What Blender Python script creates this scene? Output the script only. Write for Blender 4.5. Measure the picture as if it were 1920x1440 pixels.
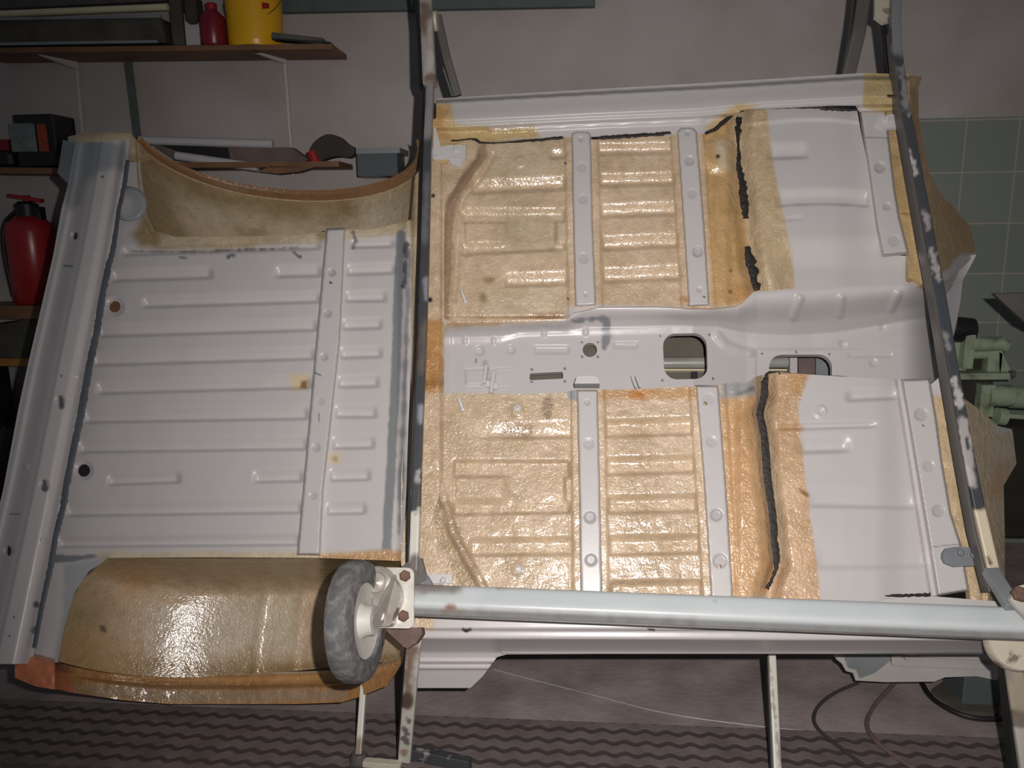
import bpy, bmesh, math, random
import numpy as np
from mathutils import Vector, Matrix
random.seed(4); rng = np.random.RandomState(7)
S = bpy.context.scene
for o in list(bpy.data.objects): bpy.data.objects.remove(o)
COL = S.collection

# ------------------------------------------------------------------ camera
CAMZ, F = 1.3, 1500.0
def unit(a): a = np.array(a, float); return a/np.linalg.norm(a)
# world axes seen from the camera frame (right, up, back), from the vanishing points
Zc = unit((-100, 7400, 1500))
Xc = np.array((20000, -34, 1500.0)); Xc -= Zc*Xc.dot(Zc); Xc = unit(Xc)
Yc = np.cross(Zc, Xc)
RW = np.array([Xc, Yc, Zc])                     # camera vector -> world vector
CAM = np.array((0, 0, CAMZ))
cam = bpy.data.objects.new('camera', bpy.data.cameras.new('camera')); COL.objects.link(cam)
cam.data.sensor_width = 36; cam.data.lens = 36*F/1920; cam.data.clip_start = .02
cam.matrix_world = Matrix.Translation(CAM) @ Matrix(RW.tolist()).to_4x4()
S.camera = cam

# ------------------------------------------------------------------ light and exposure
S.view_settings.view_transform = 'Standard'; S.view_settings.look = 'None'
S.view_settings.gamma = 1; S.view_settings.use_curve_mapping = False
S.view_settings.exposure = 0.0
wd = bpy.data.worlds.new('world'); S.world = wd; wd.use_nodes = True
wd.node_tree.nodes['Background'].inputs[0].default_value = (.75, .8, .9, 1)
wd.node_tree.nodes['Background'].inputs[1].default_value = .068
# the camera's own flash gun, a hand's width right of and above the lens
fl = bpy.data.lights.new('camera_flash', 'SPOT'); fl.energy = 150; fl.shadow_soft_size = .011
fl.spot_size = math.radians(106); fl.spot_blend = 1.0; fl.color = (1, .945, .912)
flo = bpy.data.objects.new('camera_flash', fl); COL.objects.link(flo)
flo.matrix_world = Matrix.Translation(CAM + RW @ np.array((.085, .055, 0))) @ Matrix(RW.tolist()).to_4x4() @ Matrix.Rotation(math.radians(-7), 4, 'Y') @ Matrix.Rotation(math.radians(-4), 4, 'X')

# ------------------------------------------------------------------ frames of reference
def ray(px, py):
    px, py = np.broadcast_arrays(np.asarray(px, float), np.asarray(py, float))
    d = np.stack([(px-960)/F, -(py-720)/F, -np.ones_like(px)], -1)
    return d @ RW.T
D0 = 2.0
bv = unit((40, 4620, -1500)); bu = np.array((19000, 390, 1500.0)); bu -= bv*bu.dot(bv); bu = unit(bu)
BU, BV = RW @ bu, RW @ bv; BN = np.cross(BU, BV)      # along the car, across the car, out of its underside
BO = CAM + ray(960, 720)*D0
def P(px, py, w=0.0):
    """point of the car's underside: where the sight line meets the plane w above the floor pan"""
    r = ray(px, py); w = np.asarray(w, float)
    t = ((BO-CAM) @ BN + w)/(r @ BN)
    return CAM + r*t[..., None]
def B(u, v, w): 
    u, v, w = np.broadcast_arrays(np.asarray(u, float), v, w)
    return BO + u[..., None]*BU + v[..., None]*BV + w[..., None]*BN
def uv(px, py, w=0.0):
    q = P(px, py, w) - BO; return q @ BU, q @ BV
def atY(px, py, Y): r = ray(px, py); return CAM + r*(np.asarray(Y)/r[..., 1])[..., None]
def atZ(px, py, Z): r = ray(px, py); return CAM + r*((Z-CAMZ)/r[..., 2])[..., None]

# ------------------------------------------------------------------ helpers
def lin(c):
    c = np.array(c, float)/255
    return np.where(c <= .04045, c/12.92, ((c+.055)/1.055)**2.4)
def sst(x): x = np.clip(x, 0, 1); return x*x*(3-2*x)
_tab = rng.rand(256, 256)
def vnoise(x, y):
    xi = np.floor(x).astype(int); yi = np.floor(y).astype(int); fx = sst(x-xi); fy = sst(y-yi)
    g = lambda a, b: _tab[a & 255, b & 255]
    return (g(xi, yi)*(1-fx)+g(xi+1, yi)*fx)*(1-fy)+(g(xi, yi+1)*(1-fx)+g(xi+1, yi+1)*fx)*fy
def fbm(x, y, s, o=3):
    r = 0; a = .5; t = 0
    for i in range(o): r = r+a*vnoise(x/s*2**i+17*i, y/s*2**i+31*i); t += a; a *= .5
    return r/t
def sdf(X, Y, poly):
    """signed distance to a polygon (negative inside) and its nearest edge point"""
    p = np.array(poly, float); q = np.roll(p, -1, 0)
    best = np.full(X.shape, 1e18); nx = np.zeros(X.shape); ny = np.zeros(X.shape); ins = np.zeros(X.shape, bool)
    for (ax, ay), (bx, by) in zip(p, q):
        ex, ey = bx-ax, by-ay; L = ex*ex+ey*ey+1e-12
        t = np.clip(((X-ax)*ex+(Y-ay)*ey)/L, 0, 1); cx = ax+t*ex; cy = ay+t*ey
        d = (X-cx)**2+(Y-cy)**2; m = d < best
        best = np.where(m, d, best); nx = np.where(m, cx, nx); ny = np.where(m, cy, ny)
        if abs(ey) > 1e-12:
            c = ((ay > Y) != (by > Y)) & (X < ex*(Y-ay)/ey+ax); ins ^= c
    return np.sqrt(best)*np.where(ins, -1, 1), nx, ny
def pdist(X, Y, pts):
    best = np.full(X.shape, 1e18); par = np.zeros(X.shape); pts = np.array(pts, float)
    for i in range(len(pts)-1):
        (ax, ay), (bx, by) = pts[i][:2], pts[i+1][:2]; ex, ey = bx-ax, by-ay
        t = np.clip(((X-ax)*ex+(Y-ay)*ey)/(ex*ex+ey*ey+1e-12), 0, 1)
        d = (X-ax-t*ex)**2+(Y-ay-t*ey)**2; m = d < best; best = np.where(m, d, best); par = np.where(m, i+t, par)
    return np.sqrt(best), par
def circ(x, y, r, n=20, ry=None): ry = ry or r; return [(x+r*math.cos(2*math.pi*i/n), y+ry*math.sin(2*math.pi*i/n)) for i in range(n)]
def rrect(x0, y0, x1, y1, r, n=6):
    out = []
    for cx, cy, a0 in ((x1-r, y0+r, -90), (x1-r, y1-r, 0), (x0+r, y1-r, 90), (x0+r, y0+r, 180)):
        for i in range(n+1):
            a = math.radians(a0+90*i/n); out.append((cx+r*math.cos(a), cy+r*math.sin(a)))
    return out
def smooth_poly(pts, k=2, closed=False):
    p = np.array(pts, float)
    for _ in range(k):
        q = []; n = len(p)
        rngn = range(n) if closed else range(n-1)
        if not closed: q.append(p[0])
        for i in rngn:
            a, b = p[i], p[(i+1) % n]; q += [a*.75+b*.25, a*.25+b*.75]
        if not closed: q.append(p[-1])
        p = np.array(q)
    return p
def tag(o, label=None, cat=None, group=None, kind=None):
    for k, v in (('label', label), ('category', cat), ('group', group), ('kind', kind)):
        if v: o[k] = v
    return o
def empty(name, loc, label, cat, group=None):
    o = bpy.data.objects.new(name, None); COL.objects.link(o); o.location = loc; o.empty_display_size = .05
    return tag(o, label, cat, group)
def link(name, me, mat, parent=None):
    o = bpy.data.objects.new(name, me); COL.objects.link(o)
    if mat: me.materials.append(mat)
    if parent is not None:
        bpy.context.view_layer.update()
        o.parent = parent; o.matrix_parent_inverse = parent.matrix_world.inverted()
    return o
def wm(e):
    m = Matrix.Translation(e.location)
    return m
def link(name, me, mat, parent=None):
    o = bpy.data.objects.new(name, me); COL.objects.link(o)
    if mat: me.materials.append(mat)
    if parent is not None:
        o.parent = parent; q = parent; m = Matrix.Identity(4)
        while q is not None:
            m = Matrix.Translation(q.location) @ m if q.type == 'EMPTY' else m; q = q.parent
        o.matrix_parent_inverse = m.inverted()
        if parent.type != 'EMPTY': o.matrix_parent_inverse = Matrix.Identity(4)
    return o
def mesh_np(name, V, Fq, mat, parent=None, smooth=True, cols=None, gloss=None):
    me = bpy.data.meshes.new(name); me.from_pydata(np.asarray(V).tolist(), [], [list(map(int, f)) for f in Fq]); me.update()
    if smooth: me.polygons.foreach_set('use_smooth', [True]*len(me.polygons))
    if cols is not None:
        a = me.color_attributes.new('coat', 'FLOAT_COLOR', 'POINT')
        a.data.foreach_set('color', np.concatenate([cols, gloss[:, None]], 1).astype(np.float32).ravel())
    return link(name, me, mat, parent)

# ------------------------------------------------------------------ materials
def mat(name, col, rough=.5, metal=0, bump=0, bscale=60, var=0, vscale=12, col2=None, thr=None, spec=.5, emit=None, alpha=1):
    m = bpy.data.materials.new(name); m.use_nodes = True; nt = m.node_tree; N = nt.nodes; L = nt.links
    b = N['Principled BSDF']; c = list(lin(col))+[1]
    b.inputs['Base Color'].default_value = c; b.inputs['Roughness'].default_value = rough
    b.inputs['Metallic'].default_value = metal; b.inputs['Specular IOR Level'].default_value = spec
    tc = N.new('ShaderNodeTexCoord')
    if col2 is not None or var:
        n = N.new('ShaderNodeTexNoise'); n.inputs['Scale'].default_value = vscale; n.inputs['Detail'].default_value = 6
        L.new(tc.outputs['Object'], n.inputs['Vector'])
        r = N.new('ShaderNodeValToRGB'); L.new(n.outputs['Fac'], r.inputs[0])
        c2 = list(lin(col2))+[1] if col2 is not None else [x*(1-var) for x in c[:3]]+[1]
        t = thr or (.35, .68)
        r.color_ramp.elements[0].position = t[0]; r.color_ramp.elements[1].position = t[1]
        r.color_ramp.elements[0].color = c; r.color_ramp.elements[1].color = c2
        L.new(r.outputs[0], b.inputs['Base Color'])
    if bump:
        n = N.new('ShaderNodeTexNoise'); n.inputs['Scale'].default_value = bscale; n.inputs['Detail'].default_value = 4
        L.new(tc.outputs['Object'], n.inputs['Vector'])
        bp = N.new('ShaderNodeBump'); bp.inputs['Strength'].default_value = bump; bp.inputs['Distance'].default_value = .004
        L.new(n.outputs['Fac'], bp.inputs['Height']); L.new(bp.outputs[0], b.inputs['Normal'])
    if alpha < 1:
        b.inputs['Transmission Weight'].default_value = 1-alpha; b.inputs['IOR'].default_value = 1.2
    return m
def coat_material():
    m = bpy.data.materials.new('painted_steel_and_glass_fibre'); m.use_nodes = True; nt = m.node_tree; N = nt.nodes; L = nt.links
    b = N['Principled BSDF']; a = N.new('ShaderNodeVertexColor'); a.layer_name = 'coat'
    tc = N.new('ShaderNodeTexCoord')
    n1 = N.new('ShaderNodeTexNoise'); n1.inputs['Scale'].default_value = 55; n1.inputs['Detail'].default_value = 7; n1.inputs['Roughness'].default_value = .65
    L.new(tc.outputs['Object'], n1.inputs['Vector'])
    mr = N.new('ShaderNodeMapRange'); mr.inputs[1].default_value = .3; mr.inputs[2].default_value = .7; mr.inputs[3].default_value = .84; mr.inputs[4].default_value = 1.1
    L.new(n1.outputs['Fac'], mr.inputs[0])
    one = N.new('ShaderNodeMix'); one.inputs['A'].default_value = 1; L.new(a.outputs['Alpha'], one.inputs['Factor']); L.new(mr.outputs[0], one.inputs['B'])
    mul = N.new('ShaderNodeVectorMath'); mul.operation = 'SCALE'; L.new(a.outputs['Color'], mul.inputs[0]); L.new(one.outputs[0], mul.inputs['Scale'])
    L.new(mul.outputs[0], b.inputs['Base Color'])
    ro = N.new('ShaderNodeMix'); ro.inputs['A'].default_value = .34; ro.inputs['B'].default_value = .12
    L.new(a.outputs['Alpha'], ro.inputs['Factor']); L.new(ro.outputs[0], b.inputs['Roughness'])
    L.new(a.outputs['Alpha'], b.inputs['Coat Weight']); b.inputs['Coat Roughness'].default_value = .09
    # glass mat under wet resin: strands and pimples
    n2 = N.new('ShaderNodeTexNoise'); n2.inputs['Scale'].default_value = 150; n2.inputs['Detail'].default_value = 3; n2.inputs['Roughness'].default_value = .6
    L.new(tc.outputs['Object'], n2.inputs['Vector'])
    n3 = N.new('ShaderNodeTexNoise'); n3.inputs['Scale'].default_value = 38; n3.inputs['Detail'].default_value = 2; L.new(tc.outputs['Object'], n3.inputs['Vector'])
    ad = N.new('ShaderNodeMath'); ad.operation = 'MULTIPLY_ADD'; L.new(n3.outputs['Fac'], ad.inputs[0]); ad.inputs[1].default_value = 1.6; 
    vo = N.new('ShaderNodeTexVoronoi'); vo.inputs['Scale'].default_value = 190; L.new(tc.outputs['Object'], vo.inputs['Vector'])
    vm = N.new('ShaderNodeMath'); vm.operation = 'MULTIPLY_ADD'; L.new(vo.outputs['Distance'], vm.inputs[0]); vm.inputs[1].default_value = -.35; L.new(n2.outputs['Fac'], vm.inputs[2])
    L.new(vm.outputs[0], ad.inputs[2])
    st = N.new('ShaderNodeMath'); st.operation = 'MULTIPLY_ADD'; L.new(a.outputs['Alpha'], st.inputs[0]); st.inputs[1].default_value = .9; st.inputs[2].default_value = .03
    bp = N.new('ShaderNodeBump'); bp.inputs['Distance'].default_value = .0028; L.new(st.outputs[0], bp.inputs['Strength']); L.new(ad.outputs[0], bp.inputs['Height'])
    L.new(bp.outputs[0], b.inputs['Normal']); 
    cb = N.new('ShaderNodeBump'); cb.inputs['Distance'].default_value = .0028; cb.inputs['Strength'].default_value = .26; L.new(ad.outputs[0], cb.inputs['Height']); L.new(cb.outputs[0], b.inputs['Coat Normal'])
    return m
COAT = coat_material()
M = dict(
 seal=mat('black_sealant', (46, 41, 38), .6, bump=.9, bscale=120, col2=(30, 28, 28), vscale=60),
 greyseal=mat('grey_sealant', (118, 122, 126), .6, bump=.4, bscale=60, var=.2),
 galv=mat('galvanised_tube', (206, 209, 209), .4, .0, bump=.25, bscale=30, col2=(160, 158, 155), vscale=9, thr=(.45, .8)),
 rust=mat('rusty_bolt', (120, 92, 78), .7, .2, bump=.5, var=.3, vscale=60),
 rustspot=mat('rust_mark', (112, 92, 84), .8, 0, var=.3, vscale=60),
 worn=mat('worn_dark_steel', (72, 74, 78), .45, .2, bump=.4, bscale=50, col2=(170, 166, 160), vscale=30, thr=(.55, .66)),
 cream=mat('flaking_cream_paint', (196, 188, 170), .5, 0, bump=.4, bscale=60, col2=(96, 78, 66), vscale=20, thr=(.56, .66)),
 dark=mat('dark_steel', (92, 88, 84), .5, .0, bump=.2, var=.3),
 darkside=mat('black_and_shaded_steel', (34, 34, 36), .5, .0, var=.3),  # black steel, also shade put into the colour of the legs' left sides
 plate=mat('zinc_plate', (205, 200, 190), .38, .2, bump=.15, col2=(150, 138, 122), vscale=14, thr=(.5, .8)),
 fork=mat('zinc_fork', (165, 158, 150), .35, .15, bump=.2, var=.3, vscale=20),
 tyre=mat('grey_rubber', (98, 98, 98), .85, bump=1, bscale=70, col2=(142, 140, 137), vscale=60, thr=(.45, .8)),
 hub=mat('hub_plastic', (205, 203, 196), .5, var=.15, bump=.2),
 white=mat('white_bracket', (205, 203, 202), .42, bump=.2, var=.08),
 wall=mat('wall_plaster', (176, 169, 166), .85, bump=.25, bscale=14, col2=(154, 144, 138), vscale=2.2, thr=(.4, .75)),
 conc=mat('concrete', (158, 146, 143), .8, bump=.5, bscale=50, col2=(124, 113, 110), vscale=6, thr=(.35, .7)),
 wood=mat('shelf_wood', (128, 92, 62), .6, bump=.2, var=.35, vscale=9),
 orange=mat('varnished_board', (165, 118, 50), .5, var=.2),
 red=mat('red_lacquer', (160, 36, 38), .3, var=.15),
 maroon=mat('maroon_plastic', (128, 26, 44), .32, var=.2),
 yellow=mat('yellow_plastic', (232, 174, 22), .34, var=.06),
 black=mat('black_plastic', (32, 30, 32), .45, var=.3),
 greenrail=mat('green_grey_steel', (84, 94, 92), .6, var=.2),
 strip=mat('grey_strap', (88, 96, 94), .6, var=.15),
 upr=mat('bright_upright', (196, 192, 188), .25, .0),
 tube=mat('aged_white_tube', (214, 206, 170), .4, var=.1),
 olive=mat('dusty_box', (86, 82, 72), .7, col2=(62, 58, 52), vscale=10),
 paper=mat('white_paper_roll', (190, 186, 188), .7, var=.1),
 cardb=mat('brown_card', (112, 96, 92), .8, var=.25),
 glass=mat('clear_plastic', (120, 128, 132), .25, alpha=.55),
 mgreen=mat('machine_green', (150, 164, 138), .45, .0, bump=.3, col2=(92, 88, 62), vscale=14, thr=(.5, .75)),
 mdark=mat('machine_recess', (48, 46, 36), .6, var=.3),
 greycyl=mat('grey_steel_pipe', (138, 143, 145), .4, .05, var=.2),
 silver=mat('silver_car_paint', (190, 186, 182), .3, .05, bump=.08, var=.1),
 interior=mat('grey_inner_panel', (100, 95, 84), .6, var=.2),
 steelp=mat('dull_steel_pipe', (165, 165, 158), .3, .1, var=.2),
 wline=mat('cream_edge', (225, 215, 180), .4),
 cable=mat('dark_cable', (64, 60, 60), .6),
 rag=mat('dark_rag', (70, 62, 56), .9, bump=.8, bscale=20, var=.4),
 label=mat('pale_label', (120, 132, 128), .7, col2=(96, 104, 104), vscale=30),
 orangelab=mat('orange_label', (170, 62, 30), .6, col2=(110, 60, 40), vscale=40),
)

# ------------------------------------------------------------------ solid builders (one bmesh part each)
class MB:
    def __init__(s): s.V = []; s.F = []
    def add(s, V, Fs):
        o = len(s.V); s.V += [tuple(map(float, v)) for v in V]; s.F += [tuple(int(i)+o for i in f) for f in Fs]; return s
    def box(s, c, ax, half, bev=.15):
        """chamfered box: centre, three axes, half sizes"""
        c = np.array(c); ax = [unit(a) for a in ax]; h = np.array(half, float); b = min(h)*bev
        vs = []; idx = {}
        for sx in (-1, 1):
            for sy in (-1, 1):
                for sz in (-1, 1):
                    for k in range(3):
                        d = h-b; d[k] = h[k]
                        idx[(sx, sy, sz, k)] = len(vs); vs.append(c+ax[0]*sx*d[0]+ax[1]*sy*d[1]+ax[2]*sz*d[2])
        Fs = []
        for k in range(3):
            i, j = [q for q in range(3) if q != k]
            for sk in (-1, 1):
                f = []
                for a, b2 in ((-1, -1), (1, -1), (1, 1), (-1, 1)):
                    sg = [0, 0, 0]; sg[k] = sk; sg[i] = a; sg[j] = b2; f.append(idx[(*sg, k)])
                Fs.append(f)
        for k in range(3):
            i, j = [q for q in range(3) if q != k]
            for a in (-1, 1):
                for b2 in (-1, 1):
                    f = []
                    for sk, order in ((-1, (i, j)), (1, (j, i))):
                        for kk in order:
                            sg = [0, 0, 0]; sg[k] = sk; sg[i] = a; sg[j] = b2; f.append(idx[(*sg, kk)])
                    Fs.append(f)
        for sx in (-1, 1):
            for sy in (-1, 1):
                for sz in (-1, 1): Fs.append([idx[(sx, sy, sz, k)] for k in range(3)])
        return s.add(vs, Fs)
    def bar(s, a, b, wdir, wd, th, bev=.15):
        a = np.array(a); b = np.array(b); d = unit(b-a); x = np.array(wdir, float); x = unit(x-d*x.dot(d)); y = np.cross(d, x)
        return s.box((a+b)/2, (x, y, d), (wd/2, th/2, np.linalg.norm(b-a)/2), bev)
    def lathe(s, base, axis, prof, n=28, arc=None):
        base = np.array(base); z = unit(axis); x = unit(np.cross(z, (0.3, .8, .52))); y = np.cross(z, x); V = []; Fs = []
        for r, h in prof:
            for i in range(n):
                a = 2*math.pi*i/n; V.append(base+z*h+(x*math.cos(a)+y*math.sin(a))*max(r, 1e-5))
        for k in range(len(prof)-1):
            for i in range(n):
                j = (i+1) % n; Fs.append((k*n+i, k*n+j, (k+1)*n+j, (k+1)*n+i))
        return s.add(V, Fs)
    def tube(s, pts, r, n=10, section=None):
        p = np.array(pts, float); m = len(p); V = []; Fs = []
        T = np.gradient(p, axis=0); up = np.array((.13, .3, .9)); rr = np.broadcast_to(r, (m,))
        for k in range(m):
            t = unit(T[k]); x = unit(np.cross(t, up)); y = np.cross(x, t)
            for i in range(n):
                a = 2*math.pi*i/n; V.append(p[k]+(x*math.cos(a)+y*math.sin(a))*rr[k])
        for k in range(m-1):
            for i in range(n): j = (i+1) % n; Fs.append((k*n+i, k*n+j, (k+1)*n+j, (k+1)*n+i))
        Fs.append(list(range(n))[::-1]); Fs.append([(m-1)*n+i for i in range(n)])
        return s.add(V, Fs)
    def prism(s, outline, depth):
        """outline: list of world points, depth: world vector"""
        p = np.array(outline, float); n = len(p); V = np.concatenate([p, p+np.array(depth)])
        Fs = [list(range(n)), list(range(2*n-1, n-1, -1))]+[(i, (i+1) % n, n+(i+1) % n, n+i) for i in range(n)]
        return s.add(V, Fs)
    def build(s, name, m, parent=None, smooth=False):
        bm = bmesh.new(); vs = [bm.verts.new(v) for v in s.V]
        for f in s.F:
            try: bm.faces.new([vs[i] for i in f])
            except ValueError: pass
        bmesh.ops.recalc_face_normals(bm, faces=bm.faces)
        me = bpy.data.meshes.new(name); bm.to_mesh(me); bm.free()
        if smooth:
            me.polygons.foreach_set('use_smooth', [True]*len(me.polygons))
            try: me.set_sharp_from_angle(angle=math.radians(38))
            except Exception: pass
        return link(name, me, m, parent)

# ------------------------------------------------------------------ pressed sheet panels
PAINT = (192, 188, 187)
RES = (205, 181, 152); CREAM = (204, 188, 160); AMB = (186, 140, 90); BRN = (142, 104, 62); OLV = (156, 136, 98); PNK = (206, 172, 138)
GREY = (122, 124, 128); GREYD = (96, 96, 98); BLK = (40, 38, 38); PUTTY = (150, 154, 156)
def paint(X, Y, base, gl, patches):
    C = np.tile(lin(base), (len(X), 1)); G = np.full(len(X), float(gl))
    for pt in patches:
        kind, geo, colr, g, soft, amp = pt[:6]; op = pt[6] if len(pt) > 6 else 1
        ns = (fbm(X, Y, pt[7] if len(pt) > 7 else 22)-.5)*2*amp
        if kind == 'p': d = sdf(X, Y, geo)[0]
        else:
            pts = [q[:2] for q in geo]; d, par = pdist(X, Y, pts)
            wv = np.array([q[2] if len(q) > 2 else 4 for q in geo], float); d = d-np.interp(par, np.arange(len(wv)), wv)
        m = sst((-(d+ns))/max(soft, .5)*.5+.5)*op
        C = C*(1-m[:, None])+lin(colr)*m[:, None]
        if g is not None: G = G*(1-m)+g*m
    if gl > 0 or any(q[3] for q in patches if q[3] is not None):
        # thicker and thinner resin: mottled tone
        t = (fbm(X+300, Y+90, 60, 4)-.5)*2; t2 = (fbm(X+3, Y+9, 17, 3)-.5)*2
        tone = 1+G*(.20*t+.09*t2)
        C = C*np.stack([tone, tone**1.12, tone**1.5], 1)
    return np.clip(C, 0, 1), G
def field(name, poly, wf, parent, holes=(), base=PAINT, gl=0, patches=(), step=2.6, rim=.005, material=None):
    poly = np.array(poly, float); x0, y0 = poly.min(0)-step; x1, y1 = poly.max(0)+step
    nx = int((x1-x0)/step)+2; ny = int((y1-y0)/step)+2
    X, Y = np.meshgrid(x0+np.arange(nx)*step, y0+np.arange(ny)*step)
    sd, cx, cy = sdf(X, Y, poly)
    for h in holes:
        d, hx, hy = sdf(X, Y, h); d = -d; m = d > sd; sd = np.where(m, d, sd); cx = np.where(m, hx, cx); cy = np.where(m, hy, cy)
    inside = sd < -.3*step
    cell = inside[:-1, :-1] | inside[1:, :-1] | inside[:-1, 1:] | inside[1:, 1:]
    # drop cells whose far corner would have to travel too far
    mx = np.maximum.reduce([sd[:-1, :-1], sd[1:, :-1], sd[:-1, 1:], sd[1:, 1:]]); cell &= mx < 1.6*step
    snap = ~inside; X = np.where(snap, cx, X); Y = np.where(snap, cy, Y)
    ids = np.arange(nx*ny).reshape(ny, nx); ji, ii = np.nonzero(cell)
    Fq = np.stack([ids[ji, ii], ids[ji+1, ii], ids[ji+1, ii+1], ids[ji, ii+1]], 1)
    used = np.unique(Fq); remap = -np.ones(nx*ny, int); remap[used] = np.arange(len(used)); Fq = remap[Fq]
    X = X.ravel()[used]; Y = Y.ravel()[used]; W = wf(X, Y)*np.ones_like(X)
    V = P(X, Y, W); C, G = paint(X, Y, base, gl, patches)
    # folded rim, going back from the face
    E = np.concatenate([Fq[:, [0, 1]], Fq[:, [1, 2]], Fq[:, [2, 3]], Fq[:, [3, 0]]]); Es = np.sort(E, 1)
    key = Es[:, 0]*len(used)+Es[:, 1]; _, inv, cnt = np.unique(key, return_inverse=True, return_counts=True)
    be = E[cnt[inv] == 1]
    if rim and len(be):
        bvx = np.unique(be); rm = {}
        n0 = len(V); V = np.concatenate([V, V[bvx], V[bvx]-BN*rim]); C = np.concatenate([C, C[bvx], C[bvx]]); G = np.concatenate([G, G[bvx]*0, G[bvx]*0])
        ix = np.searchsorted(bvx, be); k = len(bvx)
        R = np.stack([ix[:, 1]+n0, ix[:, 0]+n0, ix[:, 0]+n0+k, ix[:, 1]+n0+k], 1); Fq = np.concatenate([Fq, R])
    # drop collapsed faces
    tri = []
    for f in Fq.tolist():
        g = []
        for a in f:
            if not g or np.abs(V[a]-V[g[-1]]).sum() > 1e-6: g.append(a)
        if len(g) > 2 and np.abs(V[g[0]]-V[g[-1]]).sum() < 1e-6: g.pop()
        if len(g) > 2: tri.append(g)
    return mesh_np(name, V, tri, material or COAT, parent, True, C, G)
def rib(X, Y, x0, y0, x1, y1, H, d, e=9, sharp=6.0, fr=.86):
    """a pressed groove: gentle upper flank, sharp lower flank along the line (x0,y0)-(x1,y1)"""
    yl = y0+(y1-y0)*(X-x0)/(x1-x0); t = yl-Y
    pr = sst((H-t)/max(H*fr, 4))**.85*sst((t+sharp*.4)/sharp)
    return -d*pr*sst((X-x0)/e+.5)*sst((x1-X)/e+.5)
def bulge(X, Y, poly, h, soft): return h*sst(-sdf(X, Y, poly)[0]/soft)
def dimple(X, Y, x, y, r, d, soft=2.5): return -d*sst((r-np.hypot(X-x, Y-y))/soft+.3)
def lump(X, Y, s, a): return (fbm(X, Y, s)-.5)*2*a

car = empty('car_body_shell', P(960, 1180, -.1), 'stripped off-white car body tub tipped on its side, underside patched with glossy amber glass fibre', 'car body')

# --- rear end channel -------------------------------------------------------------------------------------------
L_out = [(141, 268), (135, 300), (127, 347), (115, 393), (100, 477), (78, 573), (53, 680), (33, 773), (7, 913), (-45, 1140), (-75, 1245)]
L_in = [(243, 262), (240, 300), (233, 347), (218, 417), (210, 477), (203, 490), (192, 550), (182, 620), (167, 687), (157, 747), (147, 800), (133, 863), (123, 917), (119, 950), (104, 1004), (94, 1067), (79, 1133), (62, 1221), (60, 1240)]
def xl(Y, pts): p = np.array(pts, float); return np.interp(Y, p[:, 1], p[:, 0])
RO = [(140, 262), (127, 347), (100, 477), (53, 680), (5, 913), (-75, 1245)]; RI = [(243, 262), (214, 440), (180, 620), (134, 863), (95, 1067), (60, 1245)]
def w_rail(X, Y):
    a = xl(Y, RO); b = xl(Y, RI); t = (X-a)/(b-a)
    w = .010+.003*sst((t-.05)/.02)-.003*sst((t-.12)/.02)+.030*sst((t-.16)/.34)+.006*sst((t-.46)/.06)-.010*sst((t-.70)/.14)-.034*sst((t-.80)/.2)
    for (x, y, r, d) in ((141, 442, 7, .012), (98, 175, 6, .004), (84, 909, 9, .006), (113, 752, 10, .004), (16, 1033, 8, .014), (148, 705, 5, -.004), (48, 874, 6, -.004), (82, 1014, 6, -.003)):
        w = w+dimple(X, Y, x, y, r, d)
    return w+lump(X, Y, 70, .0012)
rail_poly = L_out+[(60, 1245)]+L_in[::-1]
field('rear_rail', rail_poly, w_rail, car, holes=[circ(141, 442, 4.5, 12, 8), circ(16, 1033, 5, 12, 10)], patches=[
    ('p', [(110, 250), (235, 270), (250, 330), (215, 318), (180, 320), (160, 345), (150, 385), (130, 395), (115, 350)], PUTTY, .1, 8, 6),
    ('s', [(113, 745, 5), (116, 762, 6)], GREYD, 0, 2, 3), ('s', [(83, 903, 4), (84, 916, 5)], GREYD, 0, 2, 3),
    ('s', [(68, 1133, 7)]*2, GREYD, 0, 2, 5), ('s', [(66, 1178, 5), (64, 1182, 6)], GREY, 0, 2, 3),
    ('s', [(115, 705, 2)]*2, BLK, 0, 1, 0), ('s', [(26, 1157, 2)]*2, BLK, 0, 1, 0), ('s', [(18, 1193, 2)]*2, BLK, 0, 1, 0), ('s', [(192, 331, 2), (192, 332, 2)], BLK, 0, 1, 0), ('s', [(19, 964, 2), (35, 964, 2)], GREY, 0, 1, 1),
    ('s', [(120, 498, 1.5), (136, 499, 1.5)], GREYD, 0, 1, 1)])
# grey sealant along the seam
def bead(name, pts, w, m, parent, h=.004, jag=.35, seg=5, wv=None):
    p = np.array(pts, float); L = np.cumsum(np.r_[0, np.hypot(np.diff(p[:, 0]), np.diff(p[:, 1]))])
    n = max(4, int(L[-1]/seg)); s = np.linspace(0, L[-1], n); x = np.interp(s, L, p[:, 0]); y = np.interp(s, L, p[:, 1])
    r = np.interp(s, L, p[:, 2])
    tx, ty = np.gradient(x), np.gradient(y); q = np.hypot(tx, ty)+1e-9; nx_, ny_ = -ty/q, tx/q
    ra = r*(1+jag*(rng.rand(n)-.5)*2); rb = r*(1+jag*(rng.rand(n)-.5)*2)
    V = []; cs = ((-1, 0), (-.7, .7), (0, 1), (.7, .7), (1, 0))
    for a, hh in cs:
        off = np.where(a < 0, a*ra, a*rb); wx, wy = x+nx_*off, y+ny_*off
        base = w(wx, wy) if callable(w) else w
        V.append(P(wx, wy, base+h*hh+.0006))
    V = np.stack(V, 1).reshape(-1, 3); Fs = []
    k = len(cs)
    for i in range(n-1):
        for j in range(k-1): Fs.append((i*k+j, i*k+j+1, (i+1)*k+j+1, (i+1)*k+j))
    return mesh_np(name, V, Fs, m, parent)
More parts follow.
